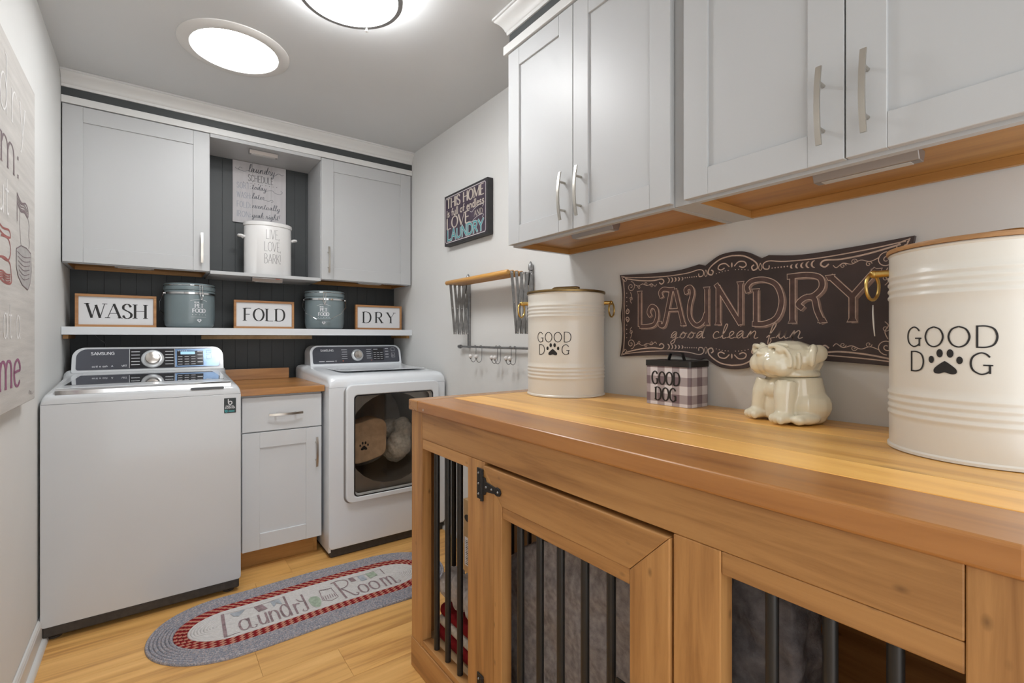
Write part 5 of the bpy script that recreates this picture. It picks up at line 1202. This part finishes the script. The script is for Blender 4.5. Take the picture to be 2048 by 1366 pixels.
def coil(name, off, w, h, mm, uvlen=None):
    P, per = oval(off); n = len(P); prof = [(-.5, 0.0004), (-.47, .55), (-.25, .92), (0, 1.0), (.25, .92), (.47, .55), (.5, .0004)]; k = len(prof); vs = []; fs = []; uv = []
    for i in range(n):
        a = P[i-1]; b = P[(i+1) % n]; dx, dy = b[0]-a[0], b[1]-a[1]; d = math.hypot(dx, dy); nx, ny = -dy/d, dx/d
        for o_, z in prof: vs.append((P[i][0]+nx*o_*w, P[i][1]+ny*o_*w, .0006+z*h))
    for i in range(n):
        j = (i+1) % n
        for q in range(k-1):
            fs.append((i*k+q, j*k+q, j*k+q+1, i*k+q+1))
            if uvlen:
                u0, u1 = i/n*per/uvlen, (i+1)/n*per/uvlen; uv += [(u0, q/(k-1)), (u1, q/(k-1)), (u1, (q+1)/(k-1)), (u0, (q+1)/(k-1))]
    o = obj(name, MB().add(vs, fs), mm, t, local=True)
    for p in o.data.polygons: p.use_smooth = True
    if uvlen:
        lay = o.data.uv_layers.new(name='UVMap')
        # normals may have been flipped: map each loop by its vertex
        for p in o.data.polygons:
            vi = [o.data.loops[l].vertex_index for l in p.loop_indices]; rows = [v//k for v in vi]; wrap = (max(rows)-min(rows) > n//2)
            for l, v in zip(p.loop_indices, vi):
                i, q = v//k, v % k
                if wrap and i == 0: i = n
                lay.data[l].uv = (i/n*round(per/uvlen), q/(k-1))
    return o
off = .0065
for i in range(7): coil('grey_coil', off, .0128, .0105, 'ruggrey'); off += .0126
off += .0015
for i in range(3): coil('red_braid', off, .0158, .0105, 'rugred', .030); off += .0152
off -= .001
while off < HWD-.012: coil('cream_coil', off, .0112, .0090, 'rugwhite'); off += .0108
ce, _ = oval(off-.006); obj('rug_centre', MB().prism(ce, .0006, .0085), 'rugwhite', t, local=True)
f = lambda u, v: (u, v, .0104)
lm = flatmb()
lm.ribbon(f, [(-.361, .082), (-.364, -.012), (-.366, -.107)], .0125); lm.ribbon(f, [(-.366, -.105), (-.315, -.103)], .0030)
for chh, x, w, asc in (('a', -.291, .044, 0), ('u', -.224, .036, 0), ('n', -.181, .038, 0), ('d', -.134, .040, 1), ('r', -.089, .026, 0), ('o', .200, .040, 0), ('o', .252, .042, 0), ('m', .322, .058, 0)):
    text(lm, f, chh, x, -.097, .180 if asc else .142, .0085, .0034, LOW, .1, fit=w)
lm.ribbon(f, [(-.052, .056), (-.053, -.088)], .0085); lm.ribbon(f, crom([(-.080, .024), (-.070, .000), (-.055, -.010)]), .0045); lm.ribbon(f, crom([(-.053, -.088), (-.065, -.098), (-.075, -.088), (-.070, -.076)]), .0035)
lm.ribbon(f, [(.101, .085), (.105, -.005), (.109, -.099)], .0095); lm.ribbon(f, crom([(.085, .078), (.12, .086), (.150, .075), (.157, .045), (.140, .010), (.108, .000)]), .0055); lm.ribbon(f, crom([(.112, .000), (.130, -.04), (.146, -.085), (.160, -.096), (.168, -.082), (.160, -.074)]), .0065)
lm.ribbon(f, crom([(-.274, -.095), (-.262, -.102), (-.252, -.088), (-.260, -.080)]), .0030); lm.ribbon(f, crom([(.348, -.090), (.360, -.100), (.371, -.088), (.364, -.078)]), .0035)
lm.ribbon(f, [(-.355, .078), (-.24, .066), (-.122, .082)], .0016); lm.ribbon(f, [(.16, .080), (.25, .074), (.330, .082)], .0016); lm.ribbon(f, [(.331, .085), (.332, .022)], .004)
lm.poly(f, pts('-.245,.068 -.212,.070 -.196,.020 -.232,.012')); lm.poly(f, pts('.168,.078 .190,.078 .196,.034 .172,.036'))
letters('mauve_lettering', lm, 'ruglet', t, local=True)
bm_ = flatmb()
for q_ in ('-.335,.070 -.30,.066 -.276,.072 -.288,.050 -.306,.026 -.325,.040', '-.178,.072 -.142,.074 -.138,.018 -.158,.046 -.172,.014', '.212,.074 .240,.074 .244,.018 .214,.016'): bm_.poly(f, pts(q_))
letters('blue_print', bm_, 'rugblue', t, local=True)
gm = flatmb(); gm.poly(f, pts('.252,.076 .296,.080 .300,.030 .258,.018')); gm.poly(f, crom(pts('-.036,-.012 -.020,.006 .006,-.008 .008,-.060 -.012,-.100 -.034,-.066 -.036,-.012'))[:-1])
letters('sage_print', gm, 'ruggreen', t, local=True)
tm = flatmb(); P = pts('.016,-.052 .024,.040 .076,.030 .082,-.062 .050,-.078 .016,-.052')
for a, b in zip(P, P[1:]): tm.ribbon(f, [a, b], .0028)
for k in range(6): tm.ribbon(f, [(.022+.010*k, -.058+.001*k), (.024+.010*k, -.018)], .003)
for k in range(6): tm.ribbon(f, spiral(.028+.009*k, .040-.0015*k, .005, .005, 0, .6, 6), .0022)
letters('basket_print', tm, 'ruglet', t, local=True)

# ---------------------------------------------------------------- things in the crate
q = MB()
for c, r in (((.862, 1.520, .308), (.050, .044, .062)), ((.868, 1.450, .306), (.054, .050, .064)), ((.875, 1.365, .300), (.058, .054, .060)), ((1.04, 1.42, .315), (.15, .12, .066)), ((.92, 1.295, .300), (.08, .045, .060)), ((1.18, 1.39, .305), (.10, .11, .060))): q.ball(c, 1, *r)
o = obj('plush_blanket', q, 'plushlight', loc=(1.0, 1.39, .22)); remesh(o, .007, 4); displace(o, .05, .03, 1); displace(o, .012, .008, 1)
tag(o, 'bunched silver-grey plush blanket on top of the pile in the crate', 'blanket')
def folded(name, label, x0, x1, y0, y1, z0, z1, mm):
    o = obj(name, MB().prism(rrect(x0, x1, y0, y1, .03, 4), z0, z1), mm, loc=((x0+x1)/2, (y0+y1)/2, z0), bevel=(z1-z0)*.42, seg=4, smooth='all'); tag(o, label, 'blanket')
    return o
folded('red_blanket', 'folded red fleece blanket at the bottom of the pile in the crate', .815, 1.26, 1.222, 1.575, .1185, .165, 'redfleece')
folded('sherpa_blanket', 'folded cream sherpa blanket between two red ones in the crate', .820, 1.25, 1.215, 1.570, .1655, .198, 'whitefleece')
folded('red_blanket', 'folded red fleece blanket just under the silver plush one in the crate', .825, 1.25, 1.220, 1.570, .1985, .232, 'redfleece')
o = obj('dog_bed', MB().prism(crom(pts('1.165,.135 1.172,.30 1.165,.52 1.09,.60 .98,.655 .80,.67 .66,.66 .61,.60 .60,.40 .60,.135'), 6), .850, .945, axis=0), 'plush', loc=(.90, .83, .12)); remesh(o, .010, 6)
displace(o, .12, .05, 1); displace(o, .012, .006, 1)
tag(o, 'large grey plush dog bed standing upright behind the crate door', 'dog bed')
o = obj('quilted_cushion', MB().prism(rrect(.375, .545, .140, .775, .05, 5), .87, .99, axis=0), 'plushdark', loc=(.93, .46, .12)); remesh(o, .010, 6); displace(o, .05, .03, 1)
tag(o, 'charcoal quilted cushion standing on end behind the middle crate post', 'cushion')
# ---------------------------------------------------------------- cardboard box between crate and dryer
t = thing('cardboard_box', 'small kraft cardboard box with barcode label between crate and dryer', 'box', (1.36, 1.95, 0))
bx0, bx1, by0, by1, bh = 1.277, 1.455, 1.76, 2.148, .366
bo = obj('walls', MB().ring([(bx0, by0), (bx1, by0), (bx1, by1), (bx0, by1)], [(bx0+.004, by0+.004), (bx1-.004, by0+.004), (bx1-.004, by1-.004), (bx0+.004, by1-.004)], .0008, bh), 'card', t)
obj('bottom', MB().box(bx0+.0045, bx1-.0045, by0+.0045, by1-.0045, .0008, .005), 'card', t)
for a, b in ((by0+.0045, (by0+by1)/2-.001), ((by0+by1)/2+.001, by1-.0045)): obj('flap', MB().box(bx0+.0045, bx1-.0045, a, b, bh-.004, bh-.0005), 'card', t)
lb = obj('label', MB().box(bx0-.0006, bx0-.0001, 2.030, 2.134, .035, .178), 'paper', t)
fm = flatmb()
for k in range(14): fm.ribbon(lambda u, v: (bx0-.0009, u, v), [(2.045, .045+.009*k), (2.125, .045+.009*k)], .003 if k % 3 else .0045)
letters('barcode', fm, 'ink', lb)
obj('hand_hole', MB().prism([(2.108+.028*math.cos(a), .276+.018*math.sin(a)) for a in [2*PI*k/20 for k in range(20)]], bx0-.0006, bx0-.0001, axis=0), 'black', t)  # flat black disc on the card, painted shade for the inside of the hole
